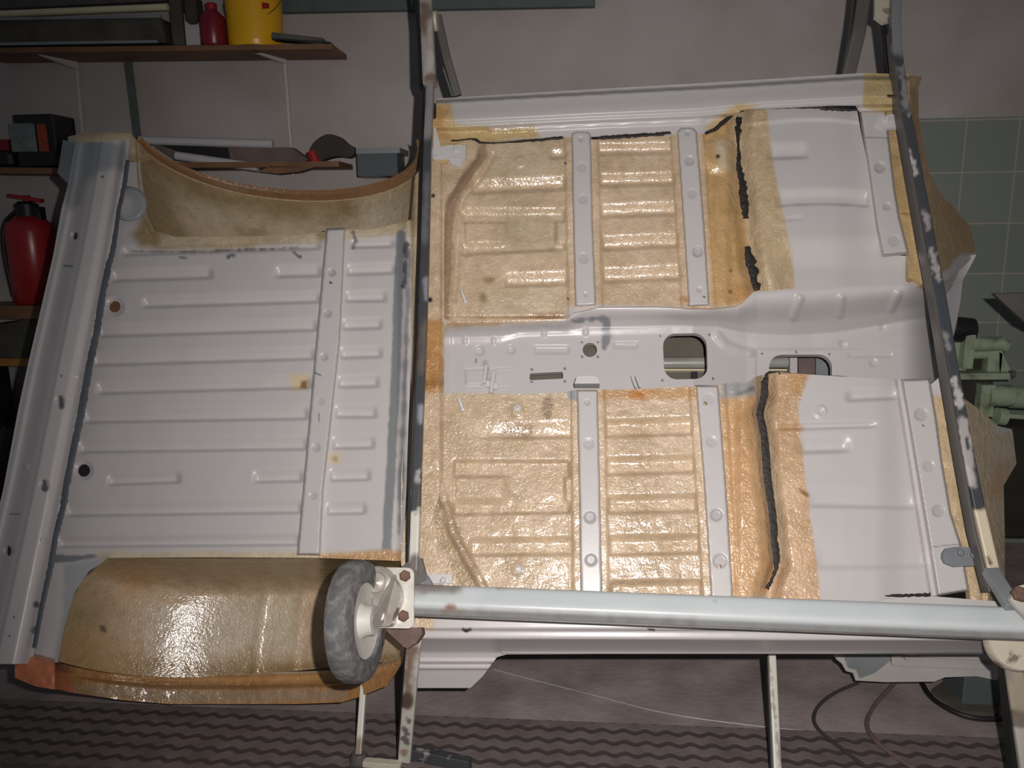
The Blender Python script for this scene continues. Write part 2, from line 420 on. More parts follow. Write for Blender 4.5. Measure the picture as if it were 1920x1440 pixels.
seam = [(240, 300, 4), (233, 347, 4), (222, 400, 4), (212, 470, 5), (203, 500, 6), (192, 550, 7), (182, 620, 6.5), (167, 687, 7), (157, 747, 7.5), (147, 800, 7), (133, 863, 7), (123, 917, 7), (119, 950, 6), (104, 1004, 6), (94, 1067, 6), (79, 1133, 5), (64, 1215, 4)]

# --- rear floor ---------------------------------------------------------------------------------------------------
RF = -.02
rear_ribs = [(232, 479, 598, 467, 20), (212, 528, 396, 522, 26), (518, 520, 600, 518, 26), (270, 577, 598, 567, 24), (186, 632, 592, 620, 27), (176, 686, 588, 674, 27),
    (184, 739, 582, 728, 28), (160, 793, 576, 786, 29), (150, 849, 574, 843, 30), (205, 910, 336, 905, 26), (478, 905, 566, 903, 28), (126, 968, 564, 962, 30), (112, 1026, 560, 1022, 24)]
right_ribs = [(660, 465, 736, 463, 18), (652, 516, 738, 513, 24), (650, 566, 722, 565, 24), (644, 618, 714, 616, 24), (640, 672, 714, 670, 25), (636, 727, 708, 725, 26), (631, 783, 704, 783, 27), (626, 842, 700, 840, 28), (621, 902, 692, 900, 28), (616, 965, 684, 963, 28)]
def w_rear(X, Y):
    w = np.full(X.shape, RF)
    for r in rear_ribs: w = w+rib(X, Y, *r, .013, e=14)
    for r in right_ribs: w = w+rib(X, Y, *r, .014, e=12)
    for (x, y) in ((215, 575), (157, 882)):
        rr = np.hypot(X-x, Y-y); w = w-.006*sst((20-rr)/8)
    w = w+.02*sst((X-742)/26)*1.0-.012*sst((X-765)/8)
    return w+lump(X, Y, 90, .002)
rf_poly = [(205, 500), (212, 478), (222, 420), (238, 345), (243, 300), (262, 300), (268, 350), (275, 400), (290, 432), (330, 444), (560, 442), (640, 430), (700, 430), (770, 412), (776, 440), (772, 700), (765, 900), (752, 1052), (600, 1046), (400, 1045), (205, 1046), (190, 1056), (165, 1072), (140, 1110), (122, 1170), (108, 1242), (60, 1242), (79, 1133), (94, 1067), (104, 1004), (119, 950), (123, 917), (133, 863), (147, 800), (157, 747), (167, 687), (182, 620), (192, 550)]
field('rear_floor', rf_poly, w_rear, car, holes=[circ(215, 575, 11), circ(157, 882, 12)], patches=[
    ('p', [(262, 300), (300, 420), (560, 436), (770, 405), (776, 440), (700, 436), (640, 450), (598, 452), (400, 466), (300, 466), (262, 462), (250, 440), (272, 400), (262, 340)], OLV, .9, 10, 5),
    ('p', [(300, 440), (596, 434), (596, 452), (300, 462)], CREAM, .9, 8, 4, .8),
    ('p', [(640, 430), (770, 415), (772, 440), (640, 450)], CREAM, .8, 8, 4, .8),
    ('s', [(245, 471, .5), (330, 472, 1.5), (440, 469, 1), (560, 464, 1)], GREYD, 0, 2, 3.5, .9, 7),
    ('s', [(336, 482, 1), (350, 484, 1)], (90, 96, 108), 0, 2, 5, .9, 7), ('s', [(428, 482, 3), (440, 479, 2)], (90, 96, 108), 0, 2, 5, .9, 7), ('s', [(552, 474, 2), (564, 482, 2)], (90, 96, 108), 0, 2, 5, .9, 7),
    ('s', [(661, 464, 3), (668, 450, 2), (662, 436, 6)], GREYD, 0, 2, 5, .8, 9),
    ('s', [(752, 440, 8), (749, 500, 9), (746, 560, 9), (742, 700, 8.5), (737, 800, 9), (732, 900, 9), (728, 960, 9), (724, 1045, 8.5)], (128, 130, 133), 0, 2, 1.8, 1, 14),
    ('s', [(763, 460, 5), (760, 490, 5), (760, 520, 4), (757, 540, 3)], BLK, 0, 2, 6, .8, 8),
    ('s', [(768, 470, 3), (764, 600, 3), (760, 700, 4), (754, 850, 4), (748, 1000, 4)], GREY, .1, 4, 5, .9),
    ('p', [(545, 700), (580, 698), (578, 730), (548, 732)], CREAM, .3, 5, 5), ('p', [(565, 714), (577, 712), (575, 728), (562, 728)], BRN, .3, 3, 2),
    ('p', circ(629, 860, 13), CREAM, .3, 8, 5), ('p', circ(629, 860, 6), OLV, .3, 5, 4, .8),
    ('s', [(100, 1048, 7), (150, 1046, 6), (185, 1042, 3)], GREY, 0, 2, 3),
    ('p', [(180, 1036), (560, 1034), (750, 1034), (756, 1056), (180, 1056)], CREAM, .7, 6, 5), ('p', [(600, 1040), (756, 1030), (756, 1060), (600, 1060)], AMB, .8, 7, 5, .8),
    ('p', [(120, 1060), (205, 1040), (190, 1060), (150, 1095), (125, 1170), (112, 1245), (100, 1245), (118, 1150)], PUTTY, .0, 6, 2, .7)])
bead('seam_sealant', seam, lambda X, Y: np.full(np.shape(X), .008), mat('dark_grey_sealant', (84, 90, 98), .6, bump=.4, bscale=60, var=.2), car, .003, .16)
# round grey filler patch where rail meets arch
def w_fill(X, Y): return -.006+.008*sst((36-np.hypot(X-240, Y-381))/7)+lump(X, Y, 26, .003)
field('filler_patch', [(x, y) for x, y in circ(240, 381, 35, 24, 32)], w_fill, car, base=PUTTY, patches=[('s', [(218, 352, 3), (207, 375, 3), (207, 400, 3)], GREYD, 0, 3, 2), ('s', [(268, 360, 4), (258, 350, 4), (235, 350, 3)], GREYD, 0, 4, 2, .6), ('p', circ(232, 385, 18), PAINT, 0, 10, 6, .7)], step=2.4)
# upper corner cap of the rail
def w_cap(X, Y): return -.02+.03*sst((X-120)/60)-.03*sst((X-200)/70)+lump(X, Y, 30, .003)
field('corner_patch', [(128, 256), (160, 249), (205, 248), (245, 250), (262, 268), (285, 298), (262, 304), (240, 302), (200, 294), (162, 292), (138, 300), (124, 290)], w_cap, car, base=OLV, gl=.8, patches=[('p', [(130, 256), (245, 250), (262, 290), (220, 288), (150, 280)], CREAM, .7, 10, 5, .7), ('s', [(135, 268, 3), (150, 282, 3), (160, 277, 2)], BLK, 0, 2, 3), ('p', [(115, 255), (140, 262), (150, 290), (170, 300), (120, 310)], PUTTY, 0, 6, 4)])
mb = MB(); mb.prism(P([118, 140, 152, 140, 128, 108], [262, 268, 290, 318, 345, 325], -.012), -BN*.05); mb.build('corner_bracket', M['greyseal'], car)

def member(name, poly, dims=(), holes=(), h=.032, base_w=0.0, soft=4.2, patches=(), flange=0):
    def wf(X, Y):
        d = -sdf(X, Y, poly)[0]; w = base_w+h*sst(d/soft)
        for (x, y, r, dd) in dims: w = w+dimple(X, Y, x, y, r, dd, 2.2)
        return w
    pt = [('s', [(x, y, r-.5)]*2, (160, 158, 158), 0, 1.2, 0, .15+.6*min(dd/.006, 1)) for x, y, r, dd in dims]
    return field(name, poly, wf, car, holes=[circ(x, y, r, 12) for x, y, r in holes], patches=list(patches)+pt, step=2.0)
member('rear_floor_member', [(611, 428), (648, 427), (638, 640), (607, 920), (601, 1042), (556, 1041), (567, 920), (592, 640)],
    dims=[(622, 511, 7, .006), (614, 588, 7, .006), (608, 669, 7, .004), (601, 752, 7, .0015), (593, 839, 7.5, .004), (587, 930, 7, .003)], h=.03, base_w=RF,
    patches=[('s', [(620, 530, 2.5)]*2, BLK, 0, 1, 0), ('s', [(598, 775, 1.2), (598, 790, 1.2)], GREY, 0, 1, 0), ('s', [(588, 698, 1), (602, 704, 1)], GREYD, 0, 1, 1)])

# --- wheel arches ---------------------------------------------------------------------------------------------------
def arch(name, lefts, rights, vpx, depth, parent, patches, nseg=120, nv=60, seams=(), bow=0):
    """barrel shaped wheel tub: vpx = label rows (w=0) from inner to outer; lefts/rights = label x at those rows"""
    rows = np.linspace(0, 1, nv); y = np.interp(rows, np.linspace(0, 1, len(vpx)), vpx)
    xl_ = np.interp(rows, np.linspace(0, 1, len(lefts)), lefts); xr_ = np.interp(rows, np.linspace(0, 1, len(rights)), rights)
    th = np.linspace(0, math.pi, nseg)
    V = []; LX = []; LY = []
    for k in range(nv):
        ul, v = uv(xl_[k], y[k]); ur, v2 = uv(xr_[k], y[k]); c = (ul+ur)/2; R = (ur-ul)/2; v = v-bow*rows[k]**6*np.sin(th)
        t = rows[k]; dd = depth(t) if callable(depth) else depth
        sn = np.sin(th)**.92; w = -.012-dd*sn
        for sx in seams: w = w+.006*np.exp(-((th/math.pi-sx)/.006)**2)
        V.append(B(c-R*np.cos(th), v+(v2-v)*(1-np.cos(th))/2, w)); LX.append(xl_[k]+(xr_[k]-xl_[k])*(1-np.cos(th))/2); LY.append(np.full(nseg, y[k]))
    V = np.concatenate(V); LX = np.concatenate(LX); LY = np.concatenate(LY); C, G = paint(LX, LY, OLV, .85, patches)
    ids = np.arange(nv*nseg).reshape(nv, nseg); Fq = np.stack([ids[:-1, :-1], ids[1:, :-1], ids[1:, 1:], ids[:-1, 1:]], -1).reshape(-1, 4)
    return mesh_np(name, V, Fq, COAT, parent, True, C, G)
# upper arch (rear, far side): only the outer half of the barrel shows above the floor edge
ua = arch('wheel_arch', [282, 262, 254, 250], [778, 786, 790, 792], [438, 400, 330, 262], lambda t: .04+.285*math.sqrt(1-(1-min(t/.3, 1))**2), car,
    [('p', [(270, 300), (780, 300), (780, 380), (540, 396), (300, 380)], CREAM, .8, 25, 16, .75), ('p', [(290, 350), (340, 340), (380, 420), (310, 430)], RES, .8, 12, 8, .7),
     ('p', [(600, 250), (760, 250), (770, 330), (640, 350)], CREAM, .9, 20, 10, .6), ('p', [(370, 330), (420, 330), (440, 420), (350, 420)], BRN, .9, 14, 12, .5)])
def lip(name, xs0, xs1, y0, y1, depth, parent, strips, patches, base=AMB, n=140):
    """flange following the arch opening; strips = list of (dv metres outward, dw metres toward the viewer)"""
    th = np.linspace(0, math.pi, n); ul, vl = uv(xs0, y0); ur, vr = uv(xs1, y1); c = (ul+ur)/2; R = (ur-ul)/2
    V = []; LX = []; LY = []; fine = []
    for i in range(len(strips)-1):
        for t in np.linspace(0, 1, 5)[:-1]: fine.append([a+(b-a)*t for a, b in zip(strips[i], strips[i+1])])
    fine.append(list(strips[-1]))
    for k, st in enumerate(fine):
        dv, dw, sc = st; 
        V.append(B(c-(R*sc)*np.cos(th), vl+(vr-vl)*(1-np.cos(th))/2+dv*(.55+.45*np.sin(th)), -.012-(depth)*np.sin(th)**.92+dw*(.35+.65*np.sin(th))))
        LX.append(xs0+(xs1-xs0)*(1-np.cos(th))/2); LY.append(np.full(n, 100.*k/len(fine)))
    m = len(fine); V = np.concatenate(V); LX = np.concatenate(LX); LY = np.concatenate(LY); C, G = paint(LX, LY, base, .9, patches)
    ids = np.arange(m*n).reshape(m, n); Fq = np.stack([ids[:-1, :-1], ids[1:, :-1], ids[1:, 1:], ids[:-1, 1:]], -1).reshape(-1, 4)
    return mesh_np(name, V, Fq, COAT, parent, True, C, G)
lip('arch_lip', 250, 792, 262, 262, .325, ua, [(0, 0, 1), (.004, .003, .99), (.006, .036, .955), (.018, .04, .95)], [('p', [(250, 0), (800, 0), (800, 120), (250, 120)], (142, 106, 74), .7, 20, 10, .95, 40), ('p', [(250, -5), (800, -5), (800, 14), (250, 14)], CREAM, .9, 3, 1)])
la = arch('wheel_arch', [196, 150, 130, 118, 110, 103], [768, 772, 772, 770, 768, 766], [1045, 1085, 1125, 1165, 1205, 1240], lambda t: .01+.30*math.sqrt(1-(1-min(t/.30, 1))**2), car,
    [('p', [(150, 1075), (760, 1085), (760, 1225), (130, 1225)], RES, .95, 22, 12, .85), ('p', [(185, 1140), (260, 1120), (480, 1100), (470, 1210), (190, 1215)], (206, 192, 172), .95, 16, 14, .8), ('p', [(395, 1110), (475, 1110), (470, 1200), (400, 1205)], CREAM, .95, 8, 8, .6),
     ('p', [(560, 1130), (760, 1110), (760, 1200), (560, 1200)], AMB, .9, 25, 20, .55), ('p', [(170, 1060), (260, 1050), (210, 1090), (170, 1110)], AMB, .9, 14, 10, .6),
     ('s', [(136, 1172, 2.5), (137, 1180, 2.5)], BLK, .3, 2, 1, .8), ('p', [(100, 1180), (180, 1200), (180, 1245), (100, 1245)], AMB, .9, 14, 10, .4), ('s', [(190, 1225, 4), (330, 1238, 4), (700, 1232, 4)], BRN, .9, 5, 3, .6)], seams=(.455, .535, .62), bow=.07)
LT = [(28, 1226), (50, 1223), (108, 1238), (200, 1254), (300, 1262), (433, 1264), (627, 1257), (700, 1248), (757, 1230)]
LB = [(28, 1271), (67, 1287), (143, 1300), (233, 1313), (317, 1320), (433, 1320), (560, 1320), (640, 1317), (670, 1308), (727, 1285), (757, 1236)]
def w_lip(X, Y):
    a = np.interp(X, [p[0] for p in LT], [p[1] for p in LT]); b = np.interp(X, [p[0] for p in LB], [p[1] for p in LB]); t = np.clip((Y-a)/(b-a+1e-6), -.2, 1.2)
    sn = np.sqrt(np.clip(1-((X-438)/335)**2, 0, 1))
    return -.012-.30*sn**.92+.016*sst(t/.12)+.020*t-.030*sst((t-.38)/.14)*sn-.02*np.clip(t-.5, 0, 1)+lump(X, Y, 22, .004)
field('arch_lip', LT+LB[::-1], w_lip, la, base=(176, 128, 78), gl=.95, patches=[
    ('s', [(p[0], p[1]+1, 1.6) for p in LT[2:]], CREAM, .9, 2, 0), ('s', [(p[0], p[1]+12, 6) for p in LT[2:]], AMB, .9, 5, 3, .8),
    ('s', [(140, 1290, 10), (233, 1298, 12), (320, 1304, 13), (440, 1306, 12), (640, 1302, 11)], (160, 138, 112), .95, 6, 4, .9),
    ('p', [(20, 1220), (100, 1236), (135, 1270), (142, 1310), (20, 1290)], (196, 116, 80), .7, 10, 6), ('s', [(150, 1273, 3), (300, 1282, 4), (450, 1285, 4), (640, 1280, 4)], BRN, .9, 5, 3, .7)], rim=.012)

# --- heel board joining rear floor to front floor ------------------------------------------------------------------
def w_heel(X, Y):
    return -.012+.022*sst((X-766)/14)-.014*sst((X-822)/10)+lump(X, Y, 24, .0025)
field('heel_board', [(778, 330), (800, 300), (834, 300), (850, 300), (836, 420), (833, 600), (832, 740), (832, 900), (800, 1010), (782, 1110), (752, 1060), (752, 900), (764, 700), (768, 500), (770, 420)], w_heel, car, base=RES, gl=.9, patches=[
    ('p', [(755, 600), (832, 596), (832, 735), (752, 735)], AMB, .9, 8, 6), ('s', [(756, 722, 6), (834, 718, 6)], BRN, .9, 6, 4, .6),
    ('s', [(772, 460, 5), (768, 700, 6), (758, 900, 6), (756, 1040, 6)], CREAM, .6, 5, 4), ('p', [(760, 330), (800, 300), (800, 420), (770, 440)], OLV, .8, 12, 6, .8),
    ('s', [(806, 562, 5)]*2, BLK, 0, 2, 0), ('s', [(812, 367, 4)]*2, BLK, 0, 2, 0)])

# --- front floor, far half -----------------------------------------------------------------------------------------
MEM_U = ([(1070, 250), (1109, 250), (1119, 590), (1077, 590)], [(1268, 246), (1308, 246), (1332, 590), (1290, 590)])
MEM_L = ([(1080, 720), (1122, 720), (1131, 1150), (1087, 1150)], [(1303, 715), (1348, 715), (1377, 1150), (1332, 1150)])
def margin(X, Y, mems, h=.007, wd=13):
    w = 0
    for m in mems: w = np.maximum(w, h*sst((wd-sdf(X, Y, m)[0])/3.5))
    return w
def w_fu(X, Y):
    w = margin(X, Y, MEM_U)
    for r in ((886, 364, 1060, 356, 31), (948, 538, 1064, 534, 30)): w = w+rib(X, Y, *r, .016)
    big = rib(X, Y, 862, 481, 1062, 471, 88, .015, sharp=3.4); isl = rib(X, Y, 870, 449, 952, 446, 32, 1.0, e=7)
    big = -.015*sst((X-862)/10)*sst((1062-X)/7)*sst((Y-386)/20)*sst((481-.05*(X-862)-Y)/6)
    island = sst((X-868)/5)*sst((958-X)/24)*sst((Y-416)/3)*sst((468-Y)/18)
    isr = sst((X-1038)/8)*sst((Y-414)/4)*sst((466-Y)/16)
    w = w+big*(1-np.clip(island+isr, 0, 1))
    w = w+rib(X, Y, 1032, 298, 1062, 297, 22, .010)
    for r in ((1121, 290, 1259, 288, 25), (1125, 350, 1264, 346, 27), (1127, 408, 1267, 403, 29), (1129, 469, 1271, 463, 30), (1131, 530, 1276, 524, 31)): w = w+rib(X, Y, *r, .018, e=5)
    # seat mounting flats and edge of pan
    w = w-.012*sst((Y-590)/12)*(X < 1062)
    # raised fold running down from the bracket
    fold = pdist(X, Y, [(905, 270), (905, 300), (872, 345), (846, 390), (842, 480), (838, 600)])[0]
    w = w+.007*sst((13-fold)/8)
    fold2 = pdist(X, Y, [(925, 290), (900, 335), (866, 372), (858, 460), (856, 520), (850, 560)])[0]
    w = w-.006*sst((7-fold2)/6)
    w = w+dimple(X, Y, 975, 303, 11, -.004, 5)
    w = w+dimple(X, Y, 1347, 292, 34, -.014, 26)+dimple(X, Y, 1352, 380, 1, 0)
    # rounded run-out to the crack on the right
    c = xl(Y, [(1385, 219), (1382, 241), (1383, 269), (1382, 294), (1387, 328), (1394, 380), (1397, 408), (1402, 467), (1406, 498), (1420, 545)])
    w = w-.024*sst((X-(c-26))/26)+.010*sst((24-np.abs(X-1352))/18)*sst((Y-320)/40)
    w = w+.012*sst((262-Y)/10)*0
    return w+lump(X, Y, 26, .0016)
fu = [(834, 300), (846, 268), (880, 262), (905, 262), (1072, 254), (1110, 262), (1262, 250), (1318, 248), (1345, 238), (1372, 222), (1385, 216), (1384, 240), (1385, 290), (1390, 330), (1397, 380), (1400, 410), (1405, 467), (1410, 498), (1422, 546), (1408, 552), (1394, 566), (1380, 574), (1340, 578), (1290, 578), (1230, 574), (1120, 576), (1076, 586), (1060, 600), (960, 604), (834, 608), (833, 480)]
field('front_floor', fu, w_fu, car, base=RES, gl=.9, patches=[
    ('s', [(905, 262, 7), (905, 290, 8), (880, 325, 9), (850, 370, 11), (840, 420, 11), (838, 500, 9), (834, 605, 9)], (160, 134, 108), .8, 4, 5),
    ('p', [(930, 400), (1060, 400), (1060, 470), (950, 470)], CREAM, .9, 20, 10, .7), ('p', [(925, 270), (1060, 262), (1060, 330), (925, 330)], CREAM, .9, 18, 10, .7), ('p', [(900, 545), (1060, 542), (1060, 585), (900, 590)], CREAM, .9, 16, 10, .6),
    ('p', circ(918, 525, 11, 12, 6), BRN, .9, 5, 4, .8), ('p', circ(906, 556, 7, 12, 9), OLV, .9, 5, 4, .8),
    ('s', [(840, 604, 5), (900, 604, 7), (960, 600, 6), (1066, 592, 5)], BRN, .9, 5, 4, .8), ('s', [(1280, 560, 6), (1300, 572, 6)], AMB, .9, 5, 3, .7),
    ('p', [(1318, 240), (1372, 215), (1384, 330), (1394, 400), (1418, 548), (1390, 566), (1336, 574)], (196, 158, 106), .8, 6, 3, .9),
    ('p', [(1340, 260), (1368, 262), (1372, 320), (1345, 322)], CREAM, .8, 12, 6, .8), ('p', [(1380, 530), (1418, 540), (1385, 570), (1370, 565)], AMB, .8, 8, 5, .8), ('s', [(1374, 380, 7), (1384, 440, 7), (1390, 500, 7)], (176, 140, 84), .8, 8, 5, .7),
    ('s', [(1346, 293, 4)]*2, BLK, 0, 1.5, 0), ('s', [(1369, 547, 4)]*2, BRN, 0, 1.5, 0), ('s', [(1370, 508, 3)]*2, BRN, 0, 1.5, 0),
    ('s', [(1060, 306, 2.2)]*2, BLK, 0, 1, 0), ('s', [(1065, 560, 2.2)]*2, BLK, 0, 1, 0),
    ('p', [(1060, 576), (1122, 570), (1290, 576), (1320, 590), (1060, 600)], PAINT, .1, 5, 3, .8)])
member('floor_member', [(1070, 250), (1078, 245), (1102, 245), (1109, 250), (1113, 420), (1119, 574), (1077, 576), (1073, 420)], [(1089, 261, 5, .003), (1090, 313, 9, .002), (1093, 373, 9, .002), (1094, 484, 10, .002), (1098, 552, 4, .003)], h=.034)
member('floor_member', [(1268, 246), (1276, 238), (1300, 238), (1308, 246), (1322, 420), (1332, 574), (1290, 576), (1280, 420)], [(1289, 249, 5, .003), (1293, 301, 9, .004), (1298, 363, 9, .002), (1308, 472, 9.5, .009), (1311, 543, 5, .003)], [(1320, 557, 3)], h=.034)
# --- front floor, near half ----------------------------------------------------------------------------------------
def w_fl(X, Y):
    w = margin(X, Y, MEM_L)
    w = w+rib(X, Y, 846, 824, 1070, 821, 36, .012)*sst((X-850)/150)
    big = -.015*sst((X-848)/7)*sst((1070-X)/6)*sst((Y-860)/10)*sst((967-.015*(X-850)-Y)/4)
    island = sst((X-850)/5)*sst((962-X)/26)*sst((Y-891)/6)*sst((950-Y)/20)
    isr = sst((X-1056)/6)*sst((Y-894)/4)*sst((946-Y)/12)
    w = w+big*(1-np.clip(island+isr, 0, 1))
    w = w+rib(X, Y, 882, 1042, 1074, 1040, 36, .014, fr=.4)
    for r in ((1136, 820, 1297, 815, 36), (1138, 891, 1301, 886, 36), (1141, 963, 1305, 959, 36), (1143, 1041, 1310, 1038, 40), (1146, 1122, 1314, 1120, 36)): w = w+rib(X, Y, *r, .018, e=5, fr=.42)
    # stepped margin beside the members
    w = w-.006*sst((X-1066)/4)*sst((1072-X)/2)
    fold = pdist(X, Y, [(824, 740), (822, 900), (850, 1000), (905, 1100)])[0]; w = w+.006*sst((12-fold)/9)
    w = w+dimple(X, Y, 970, 770, 13, -.003, 7)+dimple(X, Y, 972, 1068, 13, -.003, 7)
    c = xl(Y, [(1431, 704), (1431, 740), (1422, 777), (1431, 821), (1437, 902), (1447, 966), (1451, 1022), (1455, 1047), (1452, 1063), (1440, 1095), (1436, 1120)])
    w = w+.014*sst((X-1372)/20)*sst((c-8-X)/22)-.034*sst((X-(c-16))/18)
    return w+lump(X, Y, 22, .0018)
flp = [(832, 738), (900, 737), (990, 739), (1060, 736), (1080, 730), (1120, 730), (1170, 730), (1260, 726), (1346, 722), (1370, 716), (1400, 718), (1418, 706), (1440, 700), (1436, 740), (1428, 777), (1437, 821), (1443, 902), (1452, 966), (1457, 1022), (1460, 1047), (1457, 1063), (1443, 1095), (1440, 1142), (1400, 1146), (1100, 1144), (780, 1140), (782, 1090), (800, 1000), (830, 900)]
field('front_floor', flp, w_fl, car, base=RES, gl=1, patches=[
    ('s', [(822, 738, 7), (820, 850, 7), (812, 920, 8), (818, 970, 12), (835, 1010, 16), (860, 1045, 18), (890, 1100, 20)], (172, 148, 116), .9, 5, 9),
    ('s', [(838, 950, 9), (848, 990, 9), (868, 1040, 10), (890, 1075, 12)], (158, 134, 106), .9, 5, 7, .7),
    ('p', circ(1028, 763, 11, 14, 24), (150, 130, 104), .9, 4, 5, .9), ('p', circ(972, 806, 28, 16, 11), (156, 130, 104), .9, 6, 6, .7),
    ('p', [(830, 735), (1070, 735), (1070, 745), (830, 748)], CREAM, .8, 5, 3, .7), ('p', [(1122, 732), (1310, 728), (1308, 748), (1122, 750)], AMB, .9, 5, 3, .7), ('p', [(1180, 732), (1208, 731), (1206, 748), (1180, 748)], (182, 112, 30), .9, 5, 3, .7),
    ('p', [(1060, 722), (1080, 722), (1082, 750), (1066, 748)], PUTTY, .3, 5, 3),
    ('p', [(1350, 716), (1405, 712), (1420, 706), (1418, 740), (1385, 748), (1352, 750)], PUTTY, .3, 7, 5, .9), ('s', [(1386, 738, 5), (1412, 728, 5)], GREYD, 0, 4, 5, .8),
    ('p', [(1352, 750), (1418, 742), (1420, 800), (1440, 960), (1458, 1100), (1400, 1125), (1372, 1120)], (205, 164, 120), .9, 8, 4, .9), ('s', [(1388, 770, 14), (1396, 850, 14), (1398, 930, 10)], AMB, .9, 12, 8, .4), ('s', [(1420, 1040, 10), (1400, 1090, 10)], AMB, .9, 12, 8, .3)])
member('floor_member', [(1080, 730), (1122, 730), (1126, 900), (1131, 1122), (1087, 1122), (1084, 900)], [(1101, 755, 5, .004), (1104, 832, 10, .002), (1106, 970, 10.5, .006), (1108, 1050, 10.5, .006)], h=.034)
member('floor_member', [(1303, 722), (1348, 722), (1362, 900), (1377, 1128), (1332, 1128), (1318, 900)], [(1329, 748, 11, .001), (1334, 828, 10, .002), (1343, 966, 11, .006), (1350, 1052, 13, .004)], [(1322, 757, 4), (1349, 1062, 4)], h=.034)
# crumpled tab over the member end
mb = MB(); q = P([1076, 1080, 1118, 1126], [726, 711, 711, 726], .0); mb.prism(P([1077, 1081, 1086, 1114, 1120, 1124], [727, 716, 713, 713, 716, 727], -.03), BN*.034); mb.build('member_end_cap', M['white'], car)
# threaded studs and captive nuts on the floor
def stud(px, py, L=.03, dx=.012, name='stud'):
    mb = MB(); a = P(px, py, 0); ax = unit(BN*.35+BV*.85-BU*.32); mb.lathe(a, ax, [(0, -.002), (.007, -.002), (.007, .004), (.0045, .006), (.0045, L), (.003, L+.002), (0, L+.002)], 12); return mb.build('stud', M['white'], car, True)
stud(873, 566); stud(868, 768)
for (x, y, r) in ((970, 765, .0075), (972, 1068, .0075)):
    mb = MB(); mb.lathe(P(x, y, 0), BN, [(r*1.5, 0), (r*1.3, .004), (r, .006), (r*.55, .0065), (r*.45, .001), (0, .001)], 16); mb.build('captive_nut', M['white'], car, True)

# --- transmission tunnel -------------------------------------------------------------------------------------------
def w_tun(X, Y):
    ye = np.interp(X, [830, 1060, 1100, 1290, 1385, 1420, 1500, 1740, 1800], [603, 600, 576, 578, 572, 552, 546, 534, 500])
    yr = np.interp(X, [830, 940, 975, 1130, 1260, 1340, 1420, 1480, 1560, 1650, 1740, 1800], [640, 637, 627, 622, 618, 622, 645, 650, 645, 628, 610, 600])
    d = np.interp(X, [830, 960, 1120, 1300, 1400, 1520, 1700], [.055, .055, .06, .07, .125, .145, .15])
    t = np.clip((Y-ye)/(yr-ye), -.3, 1.6)
    prof = np.where(t < .8, .9*np.clip(t, 0, 1)/.8*1.0, .9+.1*sst((t-.8)/.45)); prof = np.clip(prof, 0, 1)
    # soft bend at the roof corner
    w = -.008-d*prof*sst(.3+t*1.2)
    low = (Y-yr)
    for (x0, x1, y0, y1, h) in ((1000, 1070, 647, 665, .006), (1148, 1198, 640, 655, .006), (1588, 1676, 660, 672, .004), (870, 935, 690, 724, -.004), (960, 1012, 686, 722, .0)):
        w = w-h*sst((X-x0)/6)*sst((x1-X)/6)*sst((Y-y0)/5)*sst((y1-Y)/5)
    for (x, y, r, h) in ((899, 658, 9, .007), (958, 656, 8, .007), (1580, 645, 7, .004), (1638, 680, 8, .004), (1655, 614, 6, .004)): w = w-dimple(X, Y, x, y, r, -h, 5)*-1*-1
    for (x, yt, yb, h) in ((872, 628, 648, .004), (926, 630, 648, .004), (1020, 614, 634, .004), (1098, 612, 632, .004)): w = w+h*sst((5-np.abs(X-x))/3)*sst((Y-yt)/5)*sst((yb-Y)/5)
    # flutes on the steep side
    for (x0, y0, x1, y1) in ((1500, 560, 1488, 594), (1578, 560, 1574, 590), (1684, 552, 1670, 580)):
        dd, par = pdist(X, Y, [(x0, y0), (x1, y1)]); w = w+.007*sst((11-dd)/9)
    # ridge running into the opened-out front part
    dd, par = pdist(X, Y, [(1345, 630), (1360, 646), (1385, 657), (1405, 662)]); w = w+.009*sst((13-dd)/11)
    w = w+.012*sst((1420-X)/30)*sst((X-1330)/30)*0
    w = w-.004*sst((X-1416)/3)*sst((Y-652)/6)
    # first piece is a lapped sleeve
    w = w+.004*sst((848-X)/3)
    # flaring into the bulkhead
    w = w-.26*np.clip((X-1690)/105, 0, 2)**2.0
    w = w-.03*sst((1560-Y)/1)*0
    return w+lump(X, Y, 60, .0012)
tun = [(830, 596), (1060, 592), (1080, 570), (1390, 570), (1412, 548), (1500, 540), (1690, 532), (1760, 520), (1800, 500), (1806, 530), (1800, 571), (1793, 613), (1783, 650), (1788, 760), (1760, 780), (1400, 770), (1080, 772), (830, 772)]
gear = rrect(1244, 625, 1326, 711, 24); gear = [(x+(.04*(y-668)), y-.02*(x-1285)) for x, y in gear]
trans = rrect(1442, 665, 1560, 742, 24)
slot = [(993, 700), (1055, 697), (1056, 710), (993, 713)]
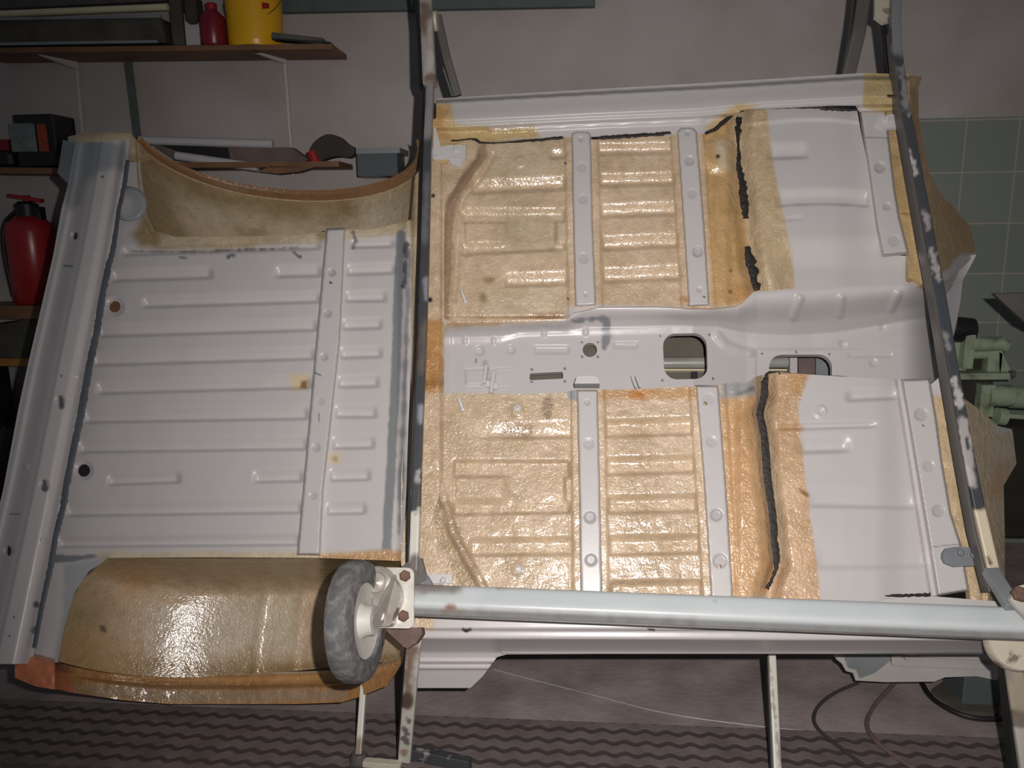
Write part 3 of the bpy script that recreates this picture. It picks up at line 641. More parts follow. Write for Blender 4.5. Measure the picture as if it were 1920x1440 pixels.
field('transmission_tunnel', tun, w_tun, car, holes=[gear, trans, slot, circ(1106, 656, 13.5, 24)], patches=[
    ('p', [(828, 590), (1062, 588), (1062, 600), (960, 608), (830, 614)], RES, .6, 7, 4), ('s', [(832, 606, 7), (870, 608, 5), (960, 604, 3)], BRN, .7, 6, 4, .5),
    ('s', [(1076, 602, 3), (1122, 596, 5), (1136, 602, 8), (1136, 640, 8), (1134, 652, 4)], GREY, 0, 3, 5, .9, 10),
    ('s', [(910, 680, 4), (912, 700, 5), (908, 716, 5), (922, 716, 5)], PUTTY, .1, 3, 4, .7),
    ('s', [(893, 672, .8), (892, 680, .8)], GREYD, 0, 1, 0), ('s', [(832, 600, 6), (832, 735, 3)], PAINT, 0, 3, 0, .6)]
    + [('s', [(x, y, 1.9)]*2, BLK, 0, .8, 0) for x, y in ((1091, 642), (1121, 642), (1091, 669), (1121, 669), (997, 693), (1059, 691), (997, 716), (1059, 715), (1238, 630), (1330, 628), (1242, 713), (1337, 710), (1429, 663), (1493, 660), (1555, 664))], step=2.4, rim=.018)
mb = MB(); mb.prism(P([940, 1190, 1190, 940], [620, 612, 745, 750], -.115), -BN*.012); mb.build('inner_lining', M['interior'], car)
mb = MB(); mb.prism(P(*zip(*circ(214, 577, 22)), -.05), -BN*.008); mb.build('inner_lining', M['wood'], car)
# cable clip, brackets on the tunnel
mb = MB(); 
for (a, b, w_) in (((926, 700), (921, 738), .010), ((912, 686), (908, 720), .008)):
    mb.bar(P(a[0], a[1], -.052), P(b[0], b[1], -.048), BU, w_, .012)
mb.bar(P(902, 716, -.055), P(934, 726, -.055), BV, .016, .006); mb.build('cable_clip', M['white'], car)
mb = MB()
for dx in (0, 8): mb.bar(P(1184+dx, 706, -.055), P(1192+dx, 728, -.05), BU, .004, .012)
mb.build('cable_clip', M['white'], car)
for (y0, x0, x1) in ((690, 870, 908), (689, 918, 958), (725, 870, 956)):
    mb = MB(); mb.bar(P(x0, y0+2, -.061), P(x1, y0, -.061), BV, .005, .006); mb.build('swage', M['white'], car)

# --- footwells -----------------------------------------------------------------------------------------------------
def w_ftu(X, Y):
    c = xl(Y, [(1385, 219), (1382, 241), (1383, 269), (1382, 294), (1387, 328), (1394, 380), (1397, 408), (1402, 467), (1406, 498), (1420, 545)])
    w = -.030+.034*sst((X-c)/34)
    ya = 387-4*np.sin((X-1460)/160*math.pi); w = w-.012*sst((ya-Y)/3+.4)*sst((Y-ya+34)/24)*sst((X-1450)/16)*sst((1632-X)/10)
    w = w+rib(X, Y, 1440, 299, 1512, 296, 34, .012, e=20)+rib(X, Y, 1470, 414, 1504, 412, 10, .003, e=16)
    yb = 228-6*np.sin((X-1440)/170*math.pi); w = w-.006*sst((Y-yb)/5)
    w = w-.03*sst((Y-440)/70)*sst((X-1430)/60)-.012*sst((X-1560)/80)
    return w+lump(X, Y, 80, .002)
field('footwell_panel', [(1385, 216), (1400, 205), (1480, 202), (1607, 206), (1613, 240), (1660, 478), (1706, 480), (1745, 534), (1660, 540), (1560, 548), (1422, 549), (1408, 498), (1403, 467), (1399, 408), (1395, 380), (1388, 328), (1383, 294), (1384, 240)], w_ftu, car, patches=[
    ('p', [(1380, 200), (1437, 205), (1444, 259), (1454, 328), (1468, 398), (1482, 467), (1493, 552), (1380, 556), (1370, 300)], (202, 180, 146), .9, 3, 2),
    ('p', [(1704, 472), (1760, 470), (1760, 560), (1704, 545)], (192, 166, 124), .8, 4, 2), ('s', [(1500, 550, 3), (1560, 549, 2)], GREY, 0, 2, 1, .6)])
def w_ftl(X, Y):
    c = xl(Y, [(1431, 704), (1431, 740), (1422, 777), (1431, 821), (1437, 902), (1447, 966), (1451, 1022), (1455, 1047), (1457, 1063), (1443, 1095), (1440, 1120)])
    w = -.030+.038*sst((X-c-2)/30)
    w = w+rib(X, Y, 1590, 752, 1680, 748, 26, .012, e=18, sharp=9)+rib(X, Y, 1458, 806, 1640, 801, 14, .009, e=24, sharp=6)+rib(X, Y, 1500, 850, 1590, 847, 36, .012, e=24, sharp=10)
    w = w+rib(X, Y, 1515, 950, 1714, 954, 40, .008, e=30, sharp=11)+rib(X, Y, 1530, 1066, 1735, 1064, 44, .006, e=30, sharp=14)
    w = w-.014*sst((X-1640)/60)-.010*sst((X-(1676+.16*(Y-700)))/4)
    w = w+.004*sst((14-np.hypot(X-1539, Y-772))/6)*sst((np.hypot(X-1539, Y-772)-5)/3)
    return w+lump(X, Y, 80, .002)
field('footwell_panel', [(1436, 702), (1460, 698), (1517, 702), (1580, 706), (1690, 712), (1705, 780), (1757, 1117), (1640, 1126), (1560, 1138), (1440, 1142), (1443, 1095), (1457, 1063), (1456, 1040), (1451, 1000), (1447, 966), (1437, 902), (1431, 821), (1424, 777), (1431, 740)], w_ftl, car, patches=[
    ('p', [(1410, 690), (1519, 696), (1497, 761), (1501, 821), (1511, 902), (1521, 982), (1533, 1063), (1538, 1130), (1410, 1140)], PNK, 1, 3, 2),
    ('p', [(1478, 700), (1517, 702), (1500, 740), (1485, 735)], AMB, .9, 7, 4, .7), ('s', [(1440, 760, 6), (1450, 860, 7), (1462, 960, 7), (1468, 1040, 7)], CREAM, .9, 8, 3, .8), ('s', [(1500, 920, 4), (1512, 928, 3)], BRN, .8, 4, 3), ('s', [(1470, 805, 5), (1502, 804, 5)], AMB, .9, 6, 3, .6)])
# --- front member --------------------------------------------------------------------------------------------------
member('front_member', [(1611, 206), (1662, 206), (1668, 262), (1679, 356), (1688, 408), (1705, 475), (1656, 480), (1644, 430), (1630, 330)], [(1650, 314, 10, .006), (1663, 387, 7, .004), (1677, 451, 11, .002)], h=.03, base_w=-.01,
    patches=[('p', [(1606, 200), (1670, 200), (1668, 225), (1650, 212), (1612, 214)], CREAM, .5, 6, 3, .6), ('s', [(1622, 258, .8), (1666, 259, .8)], GREY, 0, 1, 0)])
member('front_member', [(1690, 711), (1744, 709), (1756, 781), (1768, 869), (1784, 962), (1802, 1018), (1818, 1108), (1757, 1118), (1740, 1010), (1710, 830)], [(1727, 777, 12, .004), (1741, 874, 11, .002), (1759, 958, 11, .005)], h=.03, base_w=-.01, patches=[('s', [(1731, 798, 2)]*2, GREYD, 0, 1, 0), ('s', [(1745, 1026, .8), (1800, 1020, .8)], GREY, 0, 1, 0)])

# --- bulkhead and front wheel housings: fall away behind the front stand post ---------------------------------------------
def w_bhu(X, Y):
    e = np.interp(Y, [140, 250, 300, 360, 420, 480, 530], [1690, 1672, 1676, 1688, 1696, 1706, 1712])
    return -.012-.16*np.clip((X-e-18)/60, 0, 3)**1.25+.006*sst((5-np.abs(X-e-16))/4)+lump(X, Y, 26, .004)
field('bulkhead', [(1662, 206), (1700, 200), (1706, 141), (1729, 144), (1722, 165), (1723, 217), (1732, 276), (1744, 328), (1763, 363), (1791, 391), (1820, 425), (1831, 477), (1800, 505), (1770, 530), (1738, 536), (1704, 520), (1704, 475), (1688, 408), (1679, 356), (1668, 262)], w_bhu, car, base=(188, 160, 116), gl=.8, patches=[
    ('p', [(1730, 150), (1745, 320), (1800, 420), (1810, 440), (1760, 400), (1725, 300), (1712, 180)], AMB, .6, 10, 8, .6), ('s', [(1712, 170, 5), (1714, 240, 5), (1726, 300, 3)], BRN, .6, 6, 4, .6), ('p', [(1780, 380), (1835, 440), (1830, 480), (1790, 450)], AMB, .6, 12, 8, .6),
    ('p', [(1760, 520), (1800, 478), (1840, 470), (1830, 500), (1790, 540)], PAINT, 0, 4, 2), ('s', [(1690, 400, 2), (1720, 404, 2)], BRN, .4, 2, 2, .7)], rim=.02)
def w_bhw(X, Y): return -.20-.10*sst((X-1740)/80)-.06*sst((1805-X)/20)*0+.01*sst((4-np.abs(Y-527+.3*(X-1800)))/4)
field('bulkhead_end', [(1742, 524), (1800, 482), (1831, 477), (1820, 498), (1805, 526), (1800, 571), (1791, 613), (1783, 652), (1760, 640), (1748, 560)], w_bhw, car, rim=.02)
def w_bhl(X, Y):
    e = np.interp(Y, [740, 860, 960, 1020, 1110], [1762, 1776, 1792, 1808, 1826])
    return -.012-.15*np.clip((X-e-24)/60, 0, 3)**1.2-.008*sst((X-e-12)/4)*sst((e+24-X)/4)+lump(X, Y, 26, .004)
field('bulkhead', [(1744, 722), (1770, 700), (1800, 742), (1840, 770), (1872, 799), (1898, 805), (1906, 869), (1882, 910), (1884, 1000), (1884, 1130), (1820, 1135), (1818, 1108), (1802, 1018), (1784, 962), (1768, 869), (1756, 781)], w_bhl, car, base=(202, 178, 142), gl=.85, patches=[
    ('p', [(1740, 700), (1790, 700), (1790, 742), (1744, 742)], PAINT, .1, 8, 3), ('p', [(1865, 870), (1910, 850), (1900, 930), (1850, 930)], AMB, .7, 14, 8, .7), ('p', [(1862, 795), (1900, 800), (1898, 812), (1868, 812)], PAINT, .1, 5, 3, .9)], rim=.02)

# --- sills ----------------------------------------------------------------------------------------------------------
def w_su(X, Y):
    top = np.interp(X, [820, 1100, 1350, 1620, 1730], [183, 168, 155, 138, 140]); t = Y-top
    cr = np.interp(X, [820, 860, 1100, 1310, 1440, 1620], [234, 234, 222, 213, 200, 190])-top     # where the box turns back to the floor
    w = .004+.034*sst((t-4)/7)+.006*sst((t-12)/30)-.010*sst((t-cr+9)/7)-.026*sst((t-cr-2)/13)
    # lower swage
    st = sst((X-914)/8); w = w+.007*st*sst((t-cr-10)/3)*sst((cr+19-t)/4)*sst((1325-X)/10)
    w = w-.02*sst((846-X)/20)*sst((t-20)/20)*0
    return w+lump(X, Y, 90, .001)
field('sill', [(818, 185), (900, 180), (1100, 168), (1350, 154), (1615, 137), (1706, 139), (1704, 206), (1612, 208), (1605, 196), (1560, 196), (1480, 200), (1409, 203), (1389, 206), (1372, 224), (1345, 240), (1318, 250), (1262, 252), (1072, 256), (905, 264), (884, 258), (850, 270), (838, 306), (798, 306), (796, 240), (818, 220)], w_su, car, patches=[
    ('p', [(812, 190), (846, 194), (852, 232), (875, 236), (1000, 234), (1012, 258), (900, 268), (852, 276), (840, 310), (790, 310), (792, 200)], (198, 172, 122), .8, 6, 3), ('p', [(812, 188), (842, 205), (830, 240), (850, 262), (812, 260)], AMB, .8, 9, 4, .7), ('p', [(812, 180), (848, 176), (852, 192), (815, 196)], PAINT, 0, 4, 2, .7),
    ('s', [(925, 236, 7), (995, 232, 7)], PAINT, .1, 3, 1, .8), ('p', [(1620, 130), (1740, 130), (1720, 210), (1660, 214), (1618, 200)], (188, 166, 120), .7, 4, 2), ('p', [(1380, 196), (1420, 196), (1395, 214), (1340, 246), (1322, 240)], (200, 170, 112), .7, 6, 3, .8), ('s', [(1666, 180, 3), (1674, 181, 3)], BLK, 0, 1, 1), ('p', [(1690, 140), (1725, 140), (1725, 175), (1700, 170)], OLV, .7, 8, 4, .6)])
def w_sl(X, Y):
    e = np.interp(X, [780, 1900], [1180, 1184]); t = Y-e
    w = -.002-.004*sst((t+16)/4)*0+.016*sst((t+3)/6)-.003*sst((t-12)/8)-.095*np.clip((t-17)/26, 0, 1.0)**.9-.03*np.clip((t-43)/30, 0, 4)
    lo = sst((Y-1226)/4); w = w+.010*(sst((Y-1236)/3)-sst((Y-1241)/5)+sst((Y-1248)/3)-sst((Y-1252)/5))*lo
    return w+lump(X, Y, 120, .001)
field('sill', [(778, 1136), (1300, 1140), (1520, 1132), (1560, 1124), (1750, 1118), (1900, 1130), (1960, 1140), (1960, 1222), (1500, 1225), (950, 1227), (932, 1232), (905, 1268), (882, 1290), (762, 1290), (770, 1200)], w_sl, car, patches=[
    ('p', [(775, 1150), (815, 1155), (808, 1180), (775, 1180)], RES, .7, 6, 4), ('s', [(868, 1180, 3), (874, 1183, 4), (882, 1180, 3)], BLK, 0, 1.5, 1), ('s', [(1216, 1180, 2), (1226, 1181, 2)], BLK, 0, 1.5, 1)], step=2.2, rim=.004)
# side skins that close the tub on both flanks
def skin(name, pts, depth, m=None):
    p = np.array(pts, float); V = []; rows = 12
    for k in range(rows):
        t = k/(rows-1); V.append(P(p[:, 0], p[:, 1], p[:, 2])-BN*depth*t+BV*p[:, 3][:, None]*math.sin(t*math.pi/2)*1.0)
    n = len(p); V = np.concatenate(V); ids = np.arange(rows*n).reshape(rows, n); Fq = np.stack([ids[:-1, :-1], ids[1:, :-1], ids[1:, 1:], ids[:-1, 1:]], -1).reshape(-1, 4)
    return mesh_np(name, V, Fq, m or M['white'], car)
skin('side_panel', [(818+i*29.3, 185-i*1.55, .0, -.01) for i in range(31)], .30)
skin('side_panel', [(940+i*31, 1226, -.07, .02) for i in range(31)], .22)

# black sealant in the cracks
bead('seam_sealant', [(846, 264, 1.5), (862, 263, 1.8), (884, 260, 2), (895, 262, 2), (898, 268, 2), (930, 268, 1.5), (990, 264, 2.6), (1056, 258, 2.8)], lambda X, Y: w_su(X, Y)*0+.008, M['seal'], car, .003)
bead('seam_sealant', [(1118, 259, 3), (1180, 255, 3.4), (1240, 251, 3.2), (1258, 249, 2.8)], .008, M['seal'], car, .003)
bead('seam_sealant', [(1322, 250, 3), (1340, 243, 4), (1361, 225, 4.5), (1389, 203, 3), (1409, 201, 3.5), (1479, 199, 4.5), (1531, 197, 7), (1570, 201, 7.5), (1607, 205, 3)], .012, M['seal'], car, .004, .2)
bead('seam_sealant', [(1386, 219, 5), (1384, 241, 6), (1384, 262, 3.5), (1384, 280, 3), (1384, 300, 5), (1389, 330, 7), (1395, 375, 9), (1398, 410, 5)], -.024, M['seal'], car, .005, .4)
bead('seam_sealant', [(1400, 462, 6), (1404, 480, 9), (1408, 500, 11), (1414, 525, 8), (1419, 545, 9)], -.024, M['seal'], car, .006, .4)
bead('seam_sealant', [(1462, 701, 4), (1444, 705, 8), (1434, 722, 11), (1432, 745, 10), (1425, 777, 9), (1430, 800, 10), (1434, 840, 11), (1440, 900, 11.5), (1447, 966, 11.5), (1451, 1022, 9.5), (1456, 1050, 6), (1456, 1065, 4), (1447, 1088, 3), (1438, 1104, 4)], -.026, M['seal'], car, .0035, .3, 4)
bead('seam_sealant', [(1545, 1119, 1), (1640, 1118, 2), (1745, 1115, 3.5)], .0, M['seal'], car, .004)
bead('seam_sealant', [(1460, 700, 3), (1517, 703, 1.6), (1590, 707, 1.2)], .006, M['seal'], car, .002)

# mounting brackets bolted to the shell
def bracket(pts, th, bolts, m='white', w=.012):
    mb = MB(); mb.prism(P([p[0] for p in pts], [p[1] for p in pts], w), -BN*th); o = mb.build('mounting_bracket', M[m], car)
    for (x, y, r) in bolts:
        b = MB(); b.lathe(P(x, y, w), BN, [(r*1.6, 0), (r*1.6, .002), (r, .003), (r, .009), (r*.7, .011), (0, .011)], 6 if r > .006 else 14); b.build('bolt', M[m if m != 'white' else 'white'], o)
    return o
bracket([(800, 279), (842, 272), (873, 272), (873, 298), (845, 296), (814, 300)], .01, [(855, 281, .006)])
bracket([(813, 222), (829, 286), (812, 292)], .006, [], w=.03)
bracket([(840, 296), (870, 294), (866, 308), (856, 312), (846, 308)], .008, [], w=.008)
bracket([(1645, 218), (1690, 212), (1694, 238), (1654, 240), (1640, 232)], .012, [(1662, 224, .007)], w=.026)
bracket([(796, 1076), (848, 1077), (848, 1094), (796, 1094)], .01, [(832, 1089, .007)], w=.014)
bracket([(1768, 1036), (1774, 1028), (1790, 1025), (1838, 1027), (1840, 1060), (1790, 1063), (1772, 1056), (1767, 1046)], .012, [(1798, 1037, .008), (1822, 1042, .006)], 'greyseal', w=.03)

# ------------------------------------------------------------------ rolling stand that carries the body
stand = empty('rolling_body_stand', P(775, 1400, .05), 'worn steel tube stand bolted across the tipped car body, rolling on casters', 'stand')
def proj(V):
    c = (np.asarray(V)-CAM) @ RW; return 960+F*c[:, 0]/-c[:, 2], 720-F*c[:, 1]/-c[:, 2]
STEEL = (68, 70, 74); FLK = (186, 184, 180); WHT = (205, 202, 192); RST = (112, 84, 70)
def sweep(name, Q, xdir, wd, th, base, patches, parent, gl=0, rx=5, rot=0, rnd=.16):
    """square bar swept along world points, painted with flaking marks"""
    Q = np.array(Q, float); T = np.gradient(Q, axis=0); ring = []
    hx, hy = wd/2, th/2; b = rnd*min(wd, th)
    cs = [(hx-b, hy-b, 0), (-hx+b, hy-b, 90), (-hx+b, -hy+b, 180), (hx-b, -hy+b, 270)]
    for a in range(4):
        cx, cy, a0 = cs[a]; nx_, ny_, _ = cs[(a+1) % 4]
        arc = [(cx+b*math.cos(math.radians(a0+90*k/3)), cy+b*math.sin(math.radians(a0+90*k/3))) for k in range(4)]
        st = (nx_+b*math.cos(math.radians(a0+90)), ny_+b*math.sin(math.radians(a0+90)))
        ring += arc+[(arc[-1][0]+(st[0]-arc[-1][0])*k/rx, arc[-1][1]+(st[1]-arc[-1][1])*k/rx) for k in range(1, rx)]
    c, s_ = math.cos(rot), math.sin(rot); ring = [(p*c-q*s_, p*s_+q*c) for p, q in ring]
    V = []
    for q, t in zip(Q, T):
        d = unit(t); x = unit(xdir-d*np.dot(xdir, d)); y = np.cross(d, x)
        if y @ BN < 0 and abs(np.dot(xdir, BU)) > .5: y = -y
        V += [q+x*p+y*r for p, r in ring]
    V = np.array(V); m_ = len(ring); n = len(Q); X, Y = proj(V); C, G = paint(X, Y, base, gl, patches)
    Fs = [(k*m_+i, k*m_+(i+1) % m_, (k+1)*m_+(i+1) % m_, (k+1)*m_+i) for k in range(n-1) for i in range(m_)]+[list(range(m_)), [(n-1)*m_+i for i in range(m_)][::-1]]
    o = mesh_np(name, V, Fs, COAT, parent, True, C, G); bm = bmesh.new(); bm.from_mesh(o.data); bmesh.ops.recalc_face_normals(bm, faces=bm.faces); bm.to_mesh(o.data); bm.free()
    try: o.data.set_sharp_from_angle(angle=math.radians(40))
    except Exception: pass
    return o
def dens(pts, ws, step=4):
    p = np.array(pts, float); L = np.cumsum(np.r_[0, np.hypot(np.diff(p[:, 0]), np.diff(p[:, 1]))]); t = np.linspace(0, L[-1], max(3, int(L[-1]/step)))
    return P(np.interp(t, L, p[:, 0]), np.interp(t, L, p[:, 1]), np.interp(t, L, ws))
def sbar(name, pts, ws, wd, th, m, side=None, bev=.12, patches=()):
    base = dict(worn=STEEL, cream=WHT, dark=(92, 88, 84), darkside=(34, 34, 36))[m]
    return sweep(name, dens(pts, ws), BU, wd, th, base, patches, stand)
sbar('upright', [(807, 150), (801, 300), (797, 480), (792, 640), (785, 800), (780, 960), (776, 1070)], [.075]*7, .0215, .022, 'worn', patches=[
    ('s', [(807, 160, 12), (803, 250, 10)], (146, 144, 142), 0, 10, 9, .8), ('s', [(798, 525, 5), (799, 560, 5)], (140, 144, 150), 0, 4, 5, .9), ('s', [(790, 765, 7), (789, 790, 7)], (150, 152, 158), 0, 4, 5, .9),
    ('s', [(797, 600, 6), (790, 700, 4)], (122, 108, 98), 0, 8, 9, .6), ('s', [(800, 330, 5), (797, 460, 5)], (118, 120, 124), 0, 8, 9, .6), ('s', [(784, 885, 4), (783, 900, 6)], FLK, 0, 3, 5, .7, 9),
    ('p', [(760, 962), (800, 958), (800, 1060), (760, 1060)], WHT, 0, 5, 14, 1, 14), ('s', [(779, 1052, 14), (776, 1070, 14)], (110, 102, 98), 0, 5, 5, 1)])
sbar('upright_flange', [(797, 150), (792, 300), (787, 480), (781, 640), (773, 800), (768, 960), (768, 1070)], [.066]*7, .005, .034, 'darkside')  # black colour puts the shade on the angle iron's left face
sbar('upright', [(1680, -20), (1678, 50), (1680, 95), (1694, 200), (1709, 280), (1722, 350), (1741, 450), (1764, 575), (1789, 720), (1812, 850), (1833, 955), (1846, 1010), (1862, 1080)], [.06]*13, .025, .024, 'worn', patches=[
    ('p', [(1600, -40), (1720, -40), (1720, 100), (1600, 100)], (150, 150, 152), 0, 12, 12, .7), ('s', [(1690, 130, 6), (1704, 215, 6)], (140, 138, 136), 0, 6, 14, .9, 8), ('s', [(1706, 285, 3), (1716, 325, 6)], FLK, 0, 3, 9, .9, 8), ('s', [(1735, 400, 6), (1741, 425, 5)], (170, 160, 162), 0, 4, 7, .8, 9),
    ('s', [(1748, 475, 6), (1757, 520, 6)], (176, 170, 166), 0, 4, 10, .8, 8), ('s', [(1744, 530, 12), (1768, 640, 12)], (62, 70, 82), 0, 8, 6, .8), ('s', [(1772, 625, 5), (1779, 652, 5)], (150, 146, 140), 0, 4, 6, .8, 9), ('s', [(1791, 715, 6), (1800, 755, 9)], FLK, 0, 4, 9, .9, 9), ('s', [(1806, 790, 10), (1818, 870, 10)], (176, 170, 166), 0, 5, 8, .9, 10), ('s', [(1812, 822, 3), (1815, 838, 4)], (52, 56, 60), 0, 2, 4, .9, 8), ('s', [(1815, 885, 12), (1818, 900, 12)], FLK, 0, 4, 4, .9), ('s', [(1822, 905, 4), (1828, 912, 4)], (170, 166, 158), 0, 3, 4, .7),
    ('p', [(1810, 960), (1880, 950), (1890, 1066), (1840, 1070)], (206, 194, 170), 0, 5, 9, 1, 14), ('s', [(1852, 1045, 3), (1856, 1056, 4)], RST, 0, 3, 3)])
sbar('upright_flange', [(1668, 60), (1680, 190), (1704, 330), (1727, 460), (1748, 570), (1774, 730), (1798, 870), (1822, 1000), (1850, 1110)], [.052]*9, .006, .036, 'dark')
# upper left socket, clamp and rear braces
sbar('post_socket', [(797, -40), (806, 158)], [.085, .085], .036, .036, 'cream', patches=[('p', [(740, -50), (860, -50), (860, 210), (740, 210)], (168, 160, 152), 0, 4, 14, 1, 20), ('s', [(797, 10, 10), (796, 60, 9)], RST, 0, 6, 10, .8, 12), ('s', [(806, 40, 4), (806, 140, 5)], (196, 190, 182), 0, 5, 8, .7), ('s', [(810, 152, 16), (812, 160, 16)], (118, 96, 84), 0, 3, 3, .9), ('s', [(790, 10, 4), (812, 20, 8)], (112, 108, 104), 0, 6, 8, .6)])
sbar('post_socket_shade', [(776, -40), (786, 60), (790, 162)], [.078]*3, .008, .036, 'darkside')  # black strip painted in as the shadow left of the post
mb = MB(); mb.lathe(P(808, 40, .06), BU, [(0, -.012), (.028, -.012), (.028, .02), (0, .02)], 18); mb.build('clamp', M['cream'], stand, True)
sbar('brace', [(820, 30), (838, 110), (858, 180)], [.04, -.01, -.06], .024, .02, 'dark')
sbar('brace', [(812, 60), (832, 130), (848, 180)], [.03, -.02, -.07], .008, .02, 'darkside')  # thin black strip, the brace's shaded left side put in as colour
sbar('brace', [(1622, -30), (1610, 60), (1590, 142)], [.02, -.02, -.08], .036, .022, 'dark')
sbar('brace', [(1606, -30), (1597, 50), (1582, 142)], [.01, -.03, -.09], .008, .026, 'darkside')  # black strip again colours in this brace's shaded left side
sbar('brace', [(1650, -10), (1654, 44), (1666, 140)], [.02, .0, -.05], .016, .02, 'darkside')
mb = MB(); mb.prism(P([1640, 1680, 1676, 1656, 1640], [-20, -20, 36, 42, 30], .03), -BN*.012); mb.build('gusset', M['cream'], stand)
# long lower tube: soft-cornered box section
a = P(768, 1124, .115); b = P(1960, 1172, .115)
def sect_tube(a, b, rx, ry, rot, name, m, rad=.45, n=8):
    d = unit(b-a); x = unit(BV-d*BV.dot(d)); y = np.cross(d, x); out = []
    for cx, cy, a0 in ((1, 1, 0), (-1, 1, 90), (-1, -1, 180), (1, -1, 270)):
        for i in range(n): t = math.radians(a0+90*i/(n-1)); out.append((rx*(cx*(1-rad)+rad*math.cos(t)), ry*(cy*(1-rad)+rad*math.sin(t))))
    c, s = math.cos(rot), math.sin(rot); V = []
    for k in range(2):
        o = (a, b)[k]
        for (p, q) in out: V.append(o+x*(p*c-q*s)+y*(p*s+q*c))
    m_ = len(out); mb = MB(); mb.add(V, [(i, (i+1) % m_, m_+(i+1) % m_, m_+i) for i in range(m_)]+[list(range(m_)), list(range(m_, 2*m_))[::-1]])
    return mb.build(name, M[m], stand, True)
tq = np.array([a+(b-a)*t for t in np.linspace(0, 1, 260)])
tube = sweep('lower_tube', tq, BV, .055, .055, (196, 202, 203), [('s', [(775, 1100, 12), (860, 1104, 3)], (120, 112, 108), 0, 10, 8, .8), ('s', [(780, 1098, 5), (815, 1102, 9), (850, 1104, 5)], (128, 118, 112), 0, 8, 5, .8), ('s', [(936, 1101, 5), (948, 1102, 5)], (104, 88, 80), 0, 3, 3, .9),
    ('s', [(840, 1138, 4), (850, 1139, 4)], (124, 84, 62), 0, 3, 3, .9), ('s', [(830, 1146, 4), (868, 1146, 4)], (190, 160, 146), 0, 6, 4, .6), ('s', [(800, 1155, 3), (1900, 1198, 6)], (176, 168, 162), 0, 10, 10, .6), ('s', [(900, 1148, 5), (1100, 1158, 5), (1300, 1166, 4)], (170, 166, 162), 0, 12, 12, .7), ('s', [(1341, 1127, 2.5)]*2, (120, 112, 106), 0, 2, 2), ('s', [(1667, 1165, 2)]*2, (110, 100, 96), 0, 2, 2),  # long lower strokes put the underside's shade into the colour, beside rust spots
    ('p', [(900, 1095), (1950, 1130), (1950, 1160), (900, 1130)], (186, 194, 196), 0, 16, 22, .8, 60)], stand, rot=math.radians(-24), rnd=.22)
mb = MB(); mb.bar(P(775, 1154, .112), P(1960, 1202, .112), BV, .004, .012); mb.build('tube_edge_strip', M['dark'], stand)  # thin dark strip along the tube's lower edge
for (x, y, rx, ry) in ((846, 1138, 15, 5), (941, 1102, 13, 5), (808, 1102, 30, 8)):
    pass
# gusset plates at the left corner
mb = MB(); mb.prism(P([752, 768, 790, 800, 776, 758], [1066, 1050, 1046, 1085, 1100, 1096], .085), -BN*.02); mb.build('gusset', M['dark'], stand)
mb = MB(); mb.prism(P([722, 790, 792, 780, 764, 756], [1180, 1176, 1188, 1206, 1216, 1212], .10), -BN*.035); mb.build('gusset', M['rustspot'], stand)
mb = MB(); mb.prism(P([784, 800, 812, 798, 780], [1066, 1078, 1098, 1102, 1094], .08), -BN*.02); mb.build('gusset', M['greyseal'], stand)
# leg down to the floor under the caster, and its foot
def wbar(name, a, b, wd, th, m, x=(1, 0, 0), parent=None):
    mb = MB(); mb.bar(a, b, x, wd, th, .12); return mb.build(name, M[m], parent or stand)
legA = P(776, 1205, .07); footA = atZ(759, 1421, .015)
mid = legA+(footA-legA)*.5
def wsweep(name, a, b, wd, th, patches, base=WHT, fl=True):
    q = np.array([a+(b-a)*t for t in np.linspace(0, 1, 90)]); return sweep(name, q, np.array((1., 0, 0)), wd, th, base, patches, stand)
wsweep('leg', legA, footA, .031, .027, [('s', [(772, 1210, 14), (768, 1240, 8), (762, 1300, 9), (760, 1318, 12)], (126, 100, 84), 0, 8, 8, .9, 14), ('s', [(764, 1310, 12), (762, 1318, 12)], (88, 72, 64), 0, 4, 4, .9),
    ('s', [(762, 1345, 3), (766, 1352, 5)], (110, 104, 100), 0, 2, 5, .9, 8), ('s', [(758, 1365, 5), (762, 1375, 3)], (100, 96, 94), 0, 2, 6, .9, 8), ('s', [(756, 1385, 7), (764, 1395, 4)], (96, 90, 88), 0, 2, 7, .9, 8), ('s', [(758, 1412, 7)]*2, (150, 110, 90), 0, 3, 5, .8, 8)])
wbar('leg_shade_strip', legA+np.array((-.017, .01, 0)), footA+np.array((-.017, .01, 0)), .006, .03, 'darkside')  # black strip colours in the shade along the leg's left side
wbar('foot', footA+np.array((.01, .012, .008)), atZ(882, 1434, .02), .024, .03, 'worn', (0, 1, 0))
legB0 = atY(684, 1260, 1.82); legB1 = atZ(673, 1418, .02)
wsweep('leg', legB0, legB1, .0155, .02, [('s', [(673, 1395, 12), (673, 1420, 12)], (120, 96, 80), 0, 8, 5, .8)]); mb = MB(); mb.lathe(legB1-np.array((0, 0, .02)), (0, 0, 1), [(0, 0), (.022, 0), (.024, .012), (.016, .03), (0, .03)], 14); mb.build('foot_pad', M['dark'], stand, True)
wbar('foot_rail', atZ(682, 1430, .012), atZ(752, 1436, .012), .02, .018, 'cream', (0, 1, 0))
wsweep('leg', atY(1446, 1215, 1.86), atZ(1458, 1470, .01), .0185, .02, [('s', [(1440, 1225, 2), (1464, 1440, 2)], (120, 104, 92), 0, 2, 6, .6, 8)]); wbar('leg_shade_strip', atY(1438, 1215, 1.865), atZ(1449, 1470, .01)+np.array((0, .01, 0)), .006, .02, 'darkside')  # painted shade strip beside this leg too
